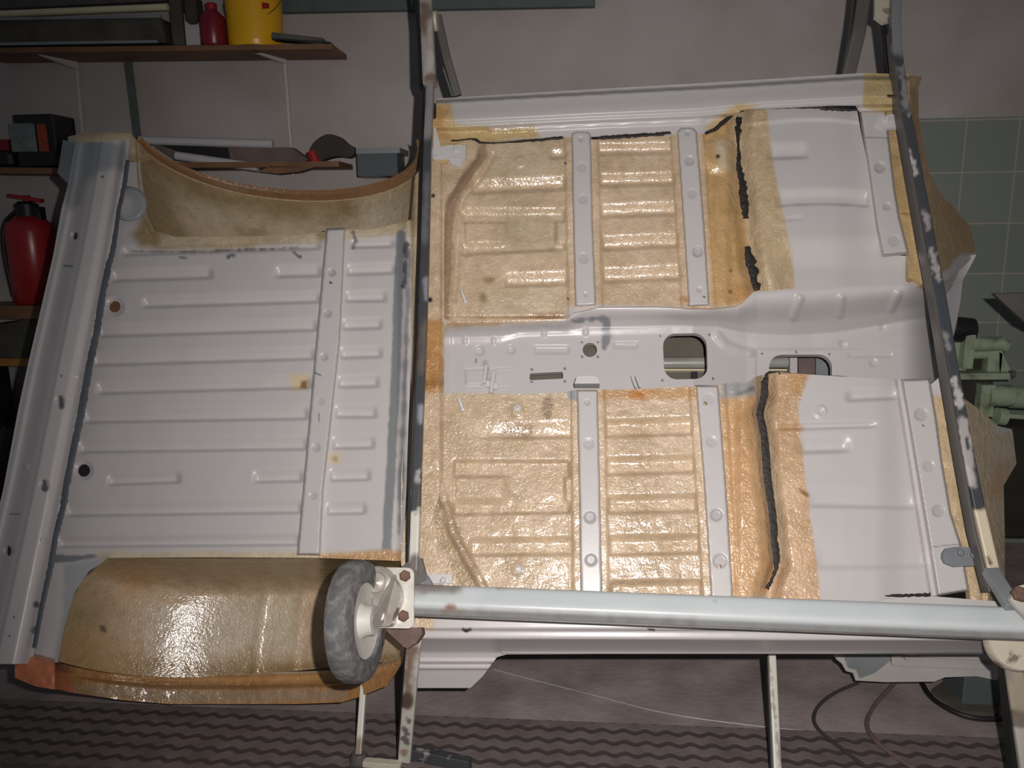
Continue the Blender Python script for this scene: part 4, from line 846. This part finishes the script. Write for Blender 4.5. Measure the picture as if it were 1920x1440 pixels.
wsweep('leg', P(1893, 1225, .07), atZ(1938, 1520, .01), .036, .03, [('p', [(1860, 1200), (1960, 1200), (1960, 1345), (1860, 1345)], (176, 164, 142), 0, 8, 12, .9), ('s', [(1900, 1345, 16), (1930, 1350, 16)], (112, 96, 86), 0, 4, 6, .8), ('s', [(1888, 1240, 10), (1890, 1270, 6)], (150, 146, 138), 0, 8, 8, .8)]); wbar('leg_shade_strip', P(1880, 1225, .062), atZ(1913, 1520, .01)+np.array((0, .02, 0)), .012, .03, 'darkside')  # shade left of the right leg, put in as a black strip
mb = MB(); mb.lathe(P(1905, 1206, .085), BN, [(0, .006), (.052, .006), (.056, 0), (.056, -.02), (0, -.02)], 28); mb.build('corner_plate', M['cream'], stand, True)
# right hand corner: caster plate with bolt and short strut
mb = MB(); mb.prism(P([1894, 1912, 1990, 1990, 1930], [1124, 1098, 1080, 1200, 1166], .165), -BN*.012); mb.build('caster_plate', M['plate'], stand)
mb = MB(); mb.lathe(P(1910, 1114, .165), BN, [(.016, 0), (.016, .008), (.012, .011), (0, .011)], 6); mb.build('bolt', M['rust'], stand)
wbar('strut', P(1856, 1070, .08), P(1900, 1140, .14), .03, .02, 'greycyl', BU)
# caster
cas = bpy.data.objects.new('caster', None); COL.objects.link(cas); cas.parent = stand; cas.location = Vector((P(735, 1120, .15)-np.array(stand.location)).tolist())
def clink(name, mb, m, smooth=True): return mb.build(name, M[m], cas, smooth)
pl = rrect(703, 1064, 776, 1178, 12, 5)
pl = [(x-(.00*(y-1120)), y+.02*(x-740)) for x, y in pl]
mb = MB(); mb.prism(P([p[0] for p in pl], [p[1] for p in pl], .165), -BN*.007); clink('top_plate', mb, 'plate', False)
for (x, y) in ((760, 1080), (757, 1155), (714, 1080)):
    mb = MB(); mb.lathe(P(x, y, .165), BN, [(.0125, 0), (.0125, .006), (.009, .008), (0, .008)], 6); clink('bolt', mb, 'rust', False)
# swivel head between plate and fork
mb = MB(); mb.lathe(P(711, 1094, .165), BN, [(.034, 0), (.036, .012), (.033, .026), (.022, .030), (.020, .026), (.012, .026), (0, .03)], 32); clink('swivel_head', mb, 'fork')
mb = MB(); mb.tube([P(711, 1094, .19)+(BU*math.cos(t)+BV*math.sin(t))*.031 for t in np.linspace(0, 2*math.pi, 40)], .004, 8); clink('bearing_ring', mb, 'fork')
# wheel
wc = P(669, 1164, .225); wax = unit(BU*.975+BN*.10+BV*.03+(-(ray(672, 1163)/np.linalg.norm(ray(672, 1163))))*.0)
Rw = .121; tw = .050
mb = MB(); prof = [(Rw*.62, -tw/2), (Rw*.90, -tw/2), (Rw*.97, -tw/2+.004), (Rw*1.0, -tw/4), (Rw*1.005, 0), (Rw, tw/4), (Rw*.97, tw/2-.004), (Rw*.90, tw/2), (Rw*.66, tw/2), (Rw*.62, tw/2-.004), (Rw*.62, -tw/2)]
mb.lathe(wc, wax, prof, 72); clink('tyre', mb, 'tyre')
mb = MB(); mb.lathe(wc, wax, [(Rw*.64, -tw/2+.004), (Rw*.64, tw/2-.004), (Rw*.58, tw/2-.007), (Rw*.30, tw/2-.012), (Rw*.26, tw/2-.004), (Rw*.24, tw/2+.014), (.012, tw/2+.014), (.012, -tw/2)], 48); clink('hub', mb, 'hub')
# fork: two cheeks from the swivel head to the axle
def cheek(side):
    mb = MB(); o = wax*side; ax0 = wc+o
    top = P(716, 1110, .17)+wax*side*.9; up = unit(top-ax0); lat = unit(np.cross(wax, up)); pts = []
    L = np.linalg.norm(top-ax0)
    for t, wv in ((0, .018), (.3, .024), (.62, .036), (1.0, .046)): pts.append(ax0+up*L*t+lat*wv)
    tail = [ax0+up*L*t-lat*wv for t, wv in ((1.0, .046), (.62, .030), (.3, .02), (0, .018))]
    rnd = [ax0+(-up*math.sin(a)*.018-lat*math.cos(a)*.018) for a in np.linspace(.3, math.pi-.3, 7)]
    mb.prism(pts+tail+rnd, wax*.004); return mb
clink('fork', cheek(tw/2+.016), 'fork', False); clink('fork', cheek(-tw/2-.008), 'fork', False)
mb = MB(); f0 = wc+wax*(tw/2+.02)
mb.prism([P(x, y, .205) for x, y in smooth_poly([(698, 1129), (702, 1116), (716, 1111), (728, 1098), (736, 1082), (746, 1096), (751, 1114), (748, 1133), (736, 1155), (735, 1173), (718, 1176), (704, 1170), (699, 1151)], 1, True)], -BN*.035); clink('fork_side', mb, 'fork', False)
mb = MB(); mb.lathe(P(711, 1156, .206), BN*.8+wax*.4, [(.017, 0), (.017, .004), (.011, .005), (.011, .013), (.008, .015), (0, .015)], 6); clink('axle_nut', mb, 'plate', False)

# ------------------------------------------------------------------ room
WY = 3.2
def quad(name, pts, m, kind='structure', th=None):
    mb = MB(); mb.add(pts, [(0, 1, 2, 3)]); o = mb.build(name, m if not isinstance(m, str) else M[m]); o['kind'] = kind; return o
mb = MB(); mb.box((0, WY+.05, 1.4), ((1, 0, 0), (0, 1, 0), (0, 0, 1)), (3.6, .05, 1.6), .02); o = mb.build('wall_back', M['wall']); o['kind'] = 'structure'
mb = MB(); mb.box((0, 1.0, -.05), ((1, 0, 0), (0, 1, 0), (0, 0, 1)), (3.6, 2.4, .05), .02); o = mb.build('floor', M['conc']); o['kind'] = 'structure'
# tiled dado
def tile_mat():
    m = bpy.data.materials.new('green_tiles'); m.use_nodes = True; N = m.node_tree.nodes; L = m.node_tree.links; b = N['Principled BSDF']
    tc = N.new('ShaderNodeTexCoord'); mp = N.new('ShaderNodeMapping'); L.new(tc.outputs['Object'], mp.inputs[0])
    mp.inputs['Rotation'].default_value = (math.radians(90), 0, 0)
    c = atY(1813, 225, WY-.012); mp.inputs['Location'].default_value = (-c[0]+.0, c[2]+.0, 0)
    br = N.new('ShaderNodeTexBrick'); br.offset = 0; br.inputs['Scale'].default_value = 1; br.inputs['Brick Width'].default_value = TW; br.inputs['Row Height'].default_value = TW
    br.inputs['Mortar Size'].default_value = .0028; br.inputs['Color1'].default_value = (*lin((126, 132, 123)), 1); br.inputs['Color2'].default_value = (*lin((119, 126, 118)), 1); br.inputs['Mortar'].default_value = (*lin((158, 152, 140)), 1)
    L.new(mp.outputs[0], br.inputs['Vector']); L.new(br.outputs[0], b.inputs['Base Color']); b.inputs['Roughness'].default_value = .5
    return m
TW = float(atY(1813, 323, WY)[2]*-1+atY(1813, 225, WY)[2])
x0 = float(atY(1700, 221, WY)[0]); zt = float(atY(1813, 221, WY)[2])
mb = MB(); mb.box(((x0-.4+3.4)/2, WY-.006, zt/2), ((1, 0, 0), (0, 1, 0), (0, 0, 1)), ((3.4-x0+.4)/2, .007, zt/2), .1); o = mb.build('trim_1', tile_mat()); o['kind'] = 'structure'

# wavy patterned runner mat on the floor
def mat_mat():
    m = bpy.data.materials.new('ribbed_mat'); m.use_nodes = True; N = m.node_tree.nodes; L = m.node_tree.links; b = N['Principled BSDF']
    tc = N.new('ShaderNodeTexCoord'); sp = N.new('ShaderNodeSeparateXYZ'); L.new(tc.outputs['Object'], sp.inputs[0])
    def mth(op, a, bb=None, c=None):
        n = N.new('ShaderNodeMath'); n.operation = op
        for i, v in enumerate((a, bb, c)):
            if v is None: continue
            if isinstance(v, (int, float)): n.inputs[i].default_value = v
            else: L.new(v, n.inputs[i])
        return n.outputs[0]
    zig = mth('SINE', mth('MULTIPLY', sp.outputs[0], 2*math.pi/.055)); 
    yy = mth('MULTIPLY_ADD', zig, .0055, sp.outputs[1]); line = mth('SINE', mth('MULTIPLY', yy, 2*math.pi/.046))
    f = N.new('ShaderNodeMapRange'); f.inputs[1].default_value = .15; f.inputs[2].default_value = .8; L.new(line, f.inputs[0])
    near = N.new('ShaderNodeMapRange'); near.inputs[1].default_value = .22; near.inputs[2].default_value = .30; near.inputs[3].default_value = 1; near.inputs[4].default_value = 0
    L.new(mth('MULTIPLY', sp.outputs[1], -1), near.inputs[0]); k = mth('MULTIPLY', f.outputs[0], near.outputs[0])
    ns = N.new('ShaderNodeTexNoise'); ns.inputs['Scale'].default_value = 14; ns.inputs['Detail'].default_value = 6; L.new(tc.outputs['Object'], ns.inputs[0])
    r = N.new('ShaderNodeValToRGB'); L.new(ns.outputs['Fac'], r.inputs[0]); r.color_ramp.elements[0].position = .3; r.color_ramp.elements[1].position = .75
    r.color_ramp.elements[0].color = (*lin((124, 112, 110)), 1); r.color_ramp.elements[1].color = (*lin((98, 87, 85)), 1)
    mx = N.new('ShaderNodeMix'); mx.data_type = 'RGBA'; L.new(k, mx.inputs[0]); L.new(r.outputs[0], mx.inputs[6]); mx.inputs[7].default_value = (*lin((74, 66, 65)), 1)
    L.new(mx.outputs[2], b.inputs['Base Color']); b.inputs['Roughness'].default_value = .8
    bp = N.new('ShaderNodeBump'); bp.inputs['Strength'].default_value = .5; bp.inputs['Distance'].default_value = .004; bp.invert = True; L.new(k, bp.inputs['Height']); L.new(bp.outputs[0], b.inputs['Normal'])
    return m
mL = atZ(-300, 1300, .004); mR = atZ(2300, 1402, .004); dm = unit(mR-mL); ym = np.cross((0, 0, 1), dm)
me_loc = (mL+mR)/2
mb = MB(); hw = 2.5
mb.box((0, -.5, 0), ((1, 0, 0), (0, 1, 0), (0, 0, 1)), (hw, .5, .003), .3); o = mb.build('floor_mat', mat_mat())
o.location = me_loc; o.rotation_euler = (0, 0, math.atan2(dm[1], dm[0])); tag(o, 'dark brown rubber mat with zigzag grooves on the concrete floor', 'mat')

def bx(name, px0, px1, py0, py1, Y, dep, m, parent=None, bev=.06, pxr=None):
    a = atY(px0, py0, Y); b = atY(px1, py1, Y); c = (a+b)/2; c[1] = Y+dep/2
    mb = MB(); mb.box(c, ((1, 0, 0), (0, 1, 0), (0, 0, 1)), (abs(b[0]-a[0])/2, dep/2, abs(a[2]-b[2])/2), bev); return mb.build(name, M[m], parent)
# inside of the tub, seen through the two lever openings
def inner(name, x0, x1, y0, y1, w, th, m):
    mb = MB(); mb.prism(P([x0, x1, x1, x0], [y0, y0, y1, y1], w), -BN*th); return mb.build(name, M[m], car)
inner('inner_panel', 1215, 1474, 600, 672, -.27, .01, 'interior')
mb = MB(); mb.tube([P(1215, 681, -.245), P(1476, 679, -.245)], .017, 18); mb.build('inner_rail', M['steelp'], car, True)
mb = MB(); mb.tube([P(1215, 673, -.25), P(1476, 671, -.25)], .006, 10); mb.build('inner_rail', M['steelp'], car, True)
inner('inner_edge', 1215, 1476, 692, 694.5, -.235, .02, 'wline'); inner('inner_panel', 1215, 1476, 695.5, 790, -.25, .01, 'interior'); inner('inner_strut', 1296, 1308, 697, 780, -.24, .012, 'darkside')
inner('inner_strut', 1481, 1495, 600, 790, -.26, .03, 'paper'); inner('inner_panel', 1497, 1528, 600, 790, -.29, .01, 'cardb'); inner('inner_panel', 1530, 1620, 600, 790, -.30, .01, 'greycyl')

# ------------------------------------------------------------------ wall furniture
def shelf(name, px0, px1, pyt, pyb, Y, dep, m, label):
    a = atY(px0, pyt, Y); b = atY(px1, pyb, Y); z1 = float(atY((px0+px1)/2, pyt, Y)[2]); z0 = float(atY((px0+px1)/2, pyb, Y)[2])
    mb = MB(); mb.box(((a[0]+b[0])/2, Y+dep/2, (z0+z1)/2), ((1, 0, 0), (0, 1, 0), (0, 0, 1)), (abs(b[0]-a[0])/2, dep/2, abs(z1-z0)/2), .1)
    o = mb.build(name, M[m]); tag(o, label, 'shelf'); return o, z1
SY = 3.0; SD = WY-SY-.006
def slope_shelf(name, x0, y0, x1, y1, thpx, m, label, Y=SY, dep=None):
    dep = dep or SD; a = atY(x0, y0, Y); b = atY(x1, y1, Y); dz = np.array((0, 0, -thpx*Y/F)); mb = MB()
    mb.prism([a, b, b+dz, a+dz], (0, dep, 0)); o = mb.build(name, M[m]); return tag(o, label, 'shelf')
slope_shelf('wall_shelf', -60, 90, 622, 82, 9, 'wood', 'long brown wooden wall shelf at the top, carrying the yellow bucket')
slope_shelf('wall_shelf', -60, 313, 132, 315, 11, 'wood', 'short brown shelf end under the dark printed box')
slope_shelf('wall_shelf', 160, 306, 635, 302, 10, 'wood', 'shelf behind the wheel arch carrying rolls and a spray gun')
slope_shelf('wall_shelf', -60, 574, 90, 573, 26, 'wood', 'wooden shelf under the red fire extinguisher')
slope_shelf('wall_shelf', -60, 672, 62, 673, 15, 'orange', 'orange varnished shelf board, lowest at the left edge')
bx('brackets', 0, 1, 0, 1, WY-.01, .001, 'wood') if False else None
def upright(x0, y0, x1, y1, wpx, m, label, name='shelf_upright', th=.012, cat='upright'):
    a = atY(x0, y0, WY-.012); b = atY(x1, y1, WY-.012); b[0] = a[0]+(b[0]-a[0]); mb = MB(); mb.bar(a, b, (1, 0, 0), wpx*WY/F, th); return tag(mb.build(name, M[m]), label, cat)
upright(142, 98, 160, 300, 5, 'upr', 'thin bright metal shelf upright, leftmost on the wall')
upright(533, 98, 550, 330, 5, 'upr', 'thin bright metal shelf upright under the yellow bucket')
upright(238, 100, 258, 262, 15, 'strip', 'dark grey vertical strap on the wall behind the upper wheel arch', 'wall_strap', .006, 'strap')
def tribr(x0, x1, y0, y1, label):
    a, b, c = atY(x0, y0, SY+.06), atY(x1, y0, WY-.01), atY(x1, y1, WY-.01); a[0] = b[0]; mb = MB()
    p = [atY(x1, y0, WY-.02), np.array((atY(x1, y0, WY-.02)[0]-.06, SY+.03, atY(x1, y0, SY+.03)[2]-.0)), atY(x1, y1, WY-.02)]
    mb.prism(p, (.012, 0, 0)); return tag(mb.build('shelf_bracket', M['upr']), label, 'bracket')
tribr(70, 140, 100, 130, 'grey shelf bracket under the left end of the long top shelf'); tribr(476, 532, 98, 120, 'grey shelf bracket below the yellow bucket')
# green-grey rail at the top
a = atY(528, 6, WY-.02); b = atY(1116, -6, WY-.02); mb = MB(); mb.bar(a, b, (0, 1, 0), .03, 34*WY/F); tag(mb.build('wall_rail', M['greenrail']), 'dark green grey steel rail along the top of the wall', 'rail')

# things on the top shelf
zsh = lambda px, Y=SY: float(atY(px, 89.2-7.3*px/622, SY)[2])
def on_shelf(px, Y, z=None): p = atY(px, 60, Y); return np.array((p[0], Y, zsh(px) if z is None else z))
s_ = (SY+.1)/F
c = on_shelf(479, WY-.112); bk = empty('paint_bucket', c, 'yellow plastic bucket on the long top shelf', 'bucket')
mb = MB(); R = 50*(SY+.1)/F; mb.lathe(c, (0, 0, 1), [(0, .001), (R*.92, .001), (R*.95, .01), (R*1.0, .24), (R*1.03, .242), (R*1.03, .25), (R*1.0, .25), (R*.96, .02), (0, .015)], 40); mb.build('tub', M['yellow'], bk, True)
mb = MB(); mb.tube([c+np.array((-R*1.03*math.cos(t), -R*1.04*.9*math.sin(t)*.9-.004, .17-.09*math.sin(t))) for t in np.linspace(0, math.pi, 20)], .0015, 6); mb.build('handle', M['cable'], bk)
mb = MB(); mb.prism([c+np.array((x, -math.sqrt(max(R*R*1.06-x*x, 0))-.0015, z)) for x, z in ((R*.62, .12), (R*.80, .125), (R*.80, .142), (R*.62, .142))], (0, .002, 0)); mb.build('sticker', M['red'], bk)
c = on_shelf(400, SY+.035); bt = empty('oil_bottle', c, 'dark red plastic bottle beside the yellow bucket', 'bottle'); r = 23*(SY+.035)/F
mb = MB(); mb.lathe(c, (0, 0, 1), [(0, .001), (r*.92, .001), (r, .008), (r, .085), (r*.9, .105), (r*.45, .125), (r*.40, .13)], 30); mb.build('bottle_body', M['maroon'], bt, True)
mb = MB(); mb.lathe(c, (0, 0, 1), [(r*.42, .128), (r*.44, .145), (r*.36, .15), (0, .15)], 24); mb.build('cap', M['red'], bt, True)
def shbox(name, x0, x1, y0, y1, Y, dep, m, label, cat, bev=.05):
    o = bx(name, x0, x1, y0, y1, Y, dep, m, None, bev); return tag(o, label, cat)
# lamp fitting and crate with mixed things
c0 = atY(-40, 26, SY+.02); c1 = atY(316, 14, SY+.02); lf = empty('lamp_fitting', (c0+c1)/2, 'fluorescent lamp fitting lying along the left end of the top shelf', 'lamp')
mb = MB(); mb.tube([atY(-60, 29, SY+.03), atY(315, 13, SY+.03)], .012, 14); mb.build('lamp_tube', M['tube'], lf, True)
mb = MB(); mb.bar(atY(-60, 12, SY+.12), atY(318, -8, SY+.12), (0, 1, 0), .06, .05); mb.build('housing', M['dark'], lf)
cr = empty('trough', atY(140, 84, SY+.1), 'long dusty metal trough under the pale lamp tube on the top shelf', 'trough')
mb = MB(); mb.prism([atY(-60, 40, SY+.02), atY(300, 33, SY+.02), atY(312, 80, SY+.02), atY(-60, 86, SY+.02)], (0, .16, 0)); mb.build('trough_body', M['olive'], cr)
mb = MB(); mb.bar(atY(-60, 37, SY+.01), atY(302, 31, SY+.01), (0, 1, 0), .012, .01); mb.build('rim', M['greycyl'], cr)
mb = MB(); mb.bar(atY(-60, 84, SY+.008), atY(296, 78, SY+.008), (0, 1, 0), .012, .01); mb.build('rim', M['greycyl'], cr)
shbox('carton', 315, 346, -12, 84, SY+.05, .1, 'olive', 'brown grey carton between the trough and the small white box', 'carton')
shbox('funnel_rag', 340, 368, -12, 42, SY+.03, .08, 'rag', 'dark bundled rag on top of the small pale box', 'rag', .5)
shbox('small_box', 344, 378, 26, 84, SY+.06, .07, 'paper', 'small pale box beside the dark red bottle', 'box')
# wire brush / rasp block on the shelf end
br = empty('grater_plane', atY(560, 82, SY+.03), 'dark grey surform rasp lying on the right end of the top shelf', 'rasp')
mb = MB(); mb.bar(atY(512, 68, SY+.02), atY(608, 79, SY+.02), (0, 1, 0), .035, .022, .2); mb.build('blade', M['dark'], br)
mb = MB(); mb.bar(atY(514, 75, SY+.02), atY(622, 82, SY+.02), (0, 1, 0), .04, .006); mb.build('holder', M['darkside'], br)
# printed box at left
pb = empty('printed_box', atY(60, 312, SY+.05), 'dark printed box with pale panel and orange stripe on the left shelf', 'box')
bx('carton', 22, 110, 215, 312, SY+.04, .14, 'black', pb); bx('front_label', 16, 70, 232, 284, SY+.036, .003, 'label', pb); bx('side_label', 68, 92, 232, 284, SY+.035, .004, 'orangelab', pb)
shbox('tool_case', -40, 16, 262, 282, SY+.05, .1, 'maroon', 'dark red flat case left of the printed box', 'case')
shbox('black_pouch', -40, 22, 284, 313, SY+.04, .1, 'black', 'black pouch at the left edge of the shelf', 'pouch', .4)
# fire extinguisher
fc = atY(74, 573, SY+.1); fc = np.array((fc[0], SY+.1, float(atY(60, 573, SY)[2])+.001)); fe = empty('fire_extinguisher', fc, 'red fire extinguisher standing on the wooden shelf at left', 'fire extinguisher')
r = 43*(SY+.1)/F; H = 138*(SY+.1)/F
mb = MB(); mb.lathe(fc, (0, 0, 1), [(0, 0), (r*.9, 0), (r, .012), (r, H), (r*.92, H+.03), (r*.6, H+.055), (r*.3, H+.062), (0, H+.062)], 36); mb.build('cylinder', M['red'], fe, True)
mb = MB(); mb.lathe(fc+np.array((0, 0, H+.055)), (0, 0, 1), [(r*.45, 0), (r*.5, .05), (r*.3, .062), (0, .062)], 18); mb.box(fc+np.array((r*.55, 0, H+.05)), ((1, 0, 0), (0, 1, 0), (0, 0, 1)), (.016, .02, .045)); mb.build('valve', M['black'], fe, True)
mb = MB(); mb.bar(fc+np.array((-.06, -.01, H+.14)), fc+np.array((.075, -.01, H+.118)), (0, 1, 0), .026, .014); mb.box(fc+np.array((.012, -.01, H+.115)), ((1, 0, 0), (0, 1, 0), (0, 0, 1)), (.011, .01, .025)); mb.build('lever', M['red'], fe)
mb = MB(); mb.tube(smooth_poly([fc+np.array((-.03, -.02, H+.08)), fc+np.array((-.09, -.03, H+.03)), fc+np.array((-.10, -.03, H-.1)), fc+np.array((-.09, -.02, .03))], 3), .009, 10); mb.build('hose', M['black'], fe, True)
# grey thing on the low shelf
mb = MB(); pts = [atY(x, y, SY+.03) for x, y in ((-40, 612), (30, 604), (66, 590), (72, 600), (60, 640), (52, 670), (-40, 671))]; mb.prism(pts, (0, .16, 0)); tag(mb.build('dust_sheet', M['olive']), 'crumpled grey green dust sheet stuffed between the two low left shelves', 'sheet')
mb = MB(); mb.lathe(atY(18, 905, 2.9), (.2, 0, 1), [(0, 0), (.05, 0), (.06, .05), (.06, .2), (.03, .24), (0, .24)], 20); tag(mb.build('black_drum', M['black'], None, True), 'black drum in the shade below the low left shelves', 'drum')
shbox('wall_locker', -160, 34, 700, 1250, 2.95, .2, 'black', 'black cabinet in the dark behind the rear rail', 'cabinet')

# things on the shelf behind the wheel arch
def roll(x0, y0, x1, y1, rpx, m, label, Y=SY+.04, name='paper_roll', cat='roll'):
    mb = MB(); mb.tube([atY(x0, y0, Y), atY(x1, y1, Y+.02)], rpx*Y/F, 16); return tag(mb.build(name, M[m], None, True), label, cat)
roll(262, 263, 512, 270, 8, 'paper', 'upper pale paper roll behind the wheel arch lip')
roll(330, 292, 484, 314, 8, 'paper', 'lower pale paper roll behind the wheel arch lip', SY+.02)
mb = MB(); mb.prism([atY(x, y, SY+.06) for x, y in ((290, 274), (430, 276), (545, 276), (578, 300), (540, 312), (440, 308), (330, 300))], (0, .06, 0)); tag(mb.build('card_piece', M['cardb']), 'brown creased card lying between the two paper rolls', 'card')
mb = MB(); mb.prism([atY(x, y, SY+.048) for x, y in ((300, 272), (426, 277), (430, 297), (350, 290))], (0, .008, 0)); tag(mb.build('black_tray', M['black']), 'black flat tray on the brown card', 'tray')
mb = MB(); mb.prism([atY(x, y, SY) for x, y in ((485, 322), (505, 312), (590, 313), (560, 322), (520, 326))], (0, .05, 0)); tag(mb.build('wood_offcut', M['wood']), 'tan wooden offcut at the right end of the shelf behind the arch', 'offcut')
sg = empty('spray_gun', atY(620, 310, SY+.05), 'dark spray gun with red collar lying on the shelf behind the arch', 'spray gun')
gp = smooth_poly([(580, 282), (592, 262), (612, 250), (634, 254), (650, 270), (664, 276), (665, 288), (655, 296), (636, 292), (612, 296), (596, 306), (584, 298)], 2, True)
mb = MB(); mb.prism([atY(x, y, SY+.02) for x, y in gp], (0, .05, 0)); mb.build('gun_body', M['rag'], sg)
mb = MB(); mb.tube([atY(584, 284, SY+.03), atY(594, 308, SY+.03)], .02, 14); mb.build('collar', M['red'], sg, True)
cb = empty('clear_box', atY(690, 328, SY+.05), 'clear plastic box behind the wheel arch beside the stand post', 'box')
bx('tray', 668, 746, 284, 330, SY+.04, .14, 'glass', cb); bx('box_lid', 667, 750, 278, 287, SY+.03, .16, 'greycyl', cb)

# ------------------------------------------------------------------ right hand background
mg = empty('bench_grinder', atY(1850, 800, 2.9), 'old green workshop machine standing behind the front of the car body', 'machine')
def gcyl(name, x0, y0, x1, y1, rpx, Y, m='mgreen', n=20):
    mb = MB(); mb.tube([atY(x0, y0, Y), atY(x1, y1, Y)], rpx*Y/F, n); return mb.build(name, M[m], mg, True)
bx('column', 1775, 1812, 600, 700, 2.88, .1, 'mgreen', mg); bx('frame', 1812, 1824, 628, 692, 2.84, .08, 'mgreen', mg); bx('frame', 1856, 1876, 650, 706, 2.86, .06, 'mgreen', mg)
gcyl('spindle', 1818, 646, 1878, 644, 13, 2.86); gcyl('spindle_nose', 1876, 644, 1888, 650, 10, 2.86)
gcyl('lower_spindle', 1822, 664, 1858, 664, 9, 2.88); bx('recess', 1800, 1862, 668, 720, 2.9, .06, 'mdark', mg)
bx('table', 1800, 1896, 700, 712, 2.82, .14, 'mgreen', mg); bx('slide', 1800, 1840, 712, 760, 2.86, .1, 'mdark', mg)
mb = MB(); mb.prism([atY(x, y, 2.86) for x, y in ((1874, 660), (1880, 664), (1900, 704), (1874, 706))], (0, .05, 0)); mb.build('web', M['mgreen'], mg)
gcyl('motor', 1850, 742, 1896, 742, 20, 2.84); gcyl('motor_end', 1896, 745, 1960, 748, 20, 2.86); bx('flange', 1842, 1862, 722, 782, 2.82, .1, 'mgreen', mg)
gcyl('clamp_wheel', 1868, 780, 1884, 782, 16, 2.80); gcyl('crank', 1884, 780, 1960, 784, 5, 2.80); gcyl('knob', 1894, 701, 1902, 701, 7, 2.82, 'dark')
mb = MB(); mb.lathe(atY(1796, 618, 2.88), (1, 0, 0), [(0, -.05), (.04, -.05), (.045, 0), (.04, .05), (0, .05)], 24); mb.build('dark_hood', M['black'], mg, True)
bx('base', 1800, 1990, 800, 1010, 2.9, .2, 'mdark', mg)
mb = MB(); mb.prism([atY(x, y, 2.3) for x, y in ((1864, 551), (1990, 548), (1990, 640), (1920, 603))], (0, .02, 0)); tag(mb.build('tin_sheet', M['dark']), 'dark brown pointed sheet sticking in at the right edge', 'sheet')
mb = MB(); p0 = atZ(1925, 1190, 0); mb.lathe((p0[0]+.03, 2.35, 0), (0, 0, 1), [(0, 0), (.07, 0), (.07, .86), (.06, .875), (0, .875)], 32); tag(mb.build('gas_cylinder', M['greycyl'], None, True), 'grey cylinder at the right edge behind the car body', 'cylinder')

# ------------------------------------------------------------------ under the sill, bottom right
fp = empty('fender_panel', atY(1720, 1270, 1.95), 'silver pressed car panel resting on edge behind the near sill', 'car panel')
def w_pan(pts, Y, dep, name, m, bev=0):
    mb = MB(); mb.prism([atY(x, y, Y) for x, y in pts], dep); return mb.build(name, M[m], fp)
w_pan([(1560, 1222), (1568, 1236), (1578, 1244), (1586, 1258), (1600, 1262), (1604, 1276), (1660, 1279), (1752, 1278), (1772, 1270), (1830, 1268), (1870, 1276), (1880, 1222)], 1.98, (0, .05, .01), 'outer_skin', 'silver')
mb = MB(); mb.prism([atY(x, y, 1.965) for x, y in ((1672, 1233), (1688, 1230), (1700, 1240), (1860, 1248), (1866, 1256), (1700, 1250), (1672, 1248))], (0, .02, .01)); mb.build('bright_edge', M['silver'], fp)
mb = MB(); mb.prism([atY(x, y, 1.96) for x, y in ((1716, 1226), (1850, 1229), (1870, 1240), (1720, 1232))], (0, .03, .02)); mb.build('flange', M['silver'], fp)
w_pan([(1580, 1224), (1668, 1224), (1668, 1240), (1640, 1262), (1612, 1272), (1606, 1256), (1590, 1252)], 1.975, (0, .01, 0), 'corner', 'greycyl')
# cables on the floor
def cable(pts, r, label, m='cable', z=.016, k=3):
    q = smooth_poly(pts, k); p = np.stack([atZ(x, y, z) for x, y in q]); mb = MB(); mb.tube(p, r, 8); tag(mb.build('cable', M[m], None, True), label, 'cable')
cable([(1610, 1280), (1560, 1300), (1527, 1330), (1525, 1360), (1560, 1390), (1640, 1450)], .0045, 'thin grey cable looping on the floor, left of the two bows under the silver panel')
cable([(1680, 1278), (1640, 1320), (1622, 1355), (1635, 1385), (1680, 1420), (1760, 1470)], .0055, 'brownish cable bowing over the mat edge below the silver panel', 'rustspot')
cable([(1728, 1280), (1745, 1310), (1800, 1342), (1850, 1350), (1910, 1345)], .007, 'thick black cable curving beside the green floor box', 'black')
cable([(925, 1255), (1000, 1275), (1120, 1305), (1250, 1340), (1420, 1362), (1560, 1375), (1700, 1412), (1800, 1445)], .002, 'long thin pale wire running across the floor under the sill', 'steelp', .004)
fb = empty('floor_box', atZ(1830, 1345, 0), 'green grey ribbed box on the floor behind the right leg', 'box')
mb = MB(); mb.prism([atZ(x, y, .0) for x, y in ((1745, 1300), (1800, 1340), (1872, 1345), (1872, 1290), (1800, 1262))], (0, 0, .012)); mb.build('plate', M['olive'], fb)
mb = MB(); q = atZ(1836, 1340, .0); mb.box(q+np.array((.02, .10, .05)), ((1, 0, 0), (0, 1, 0), (0, 0, 1)), (.05, .07, .045), .1); mb.build('housing', M['greenrail'], fb)
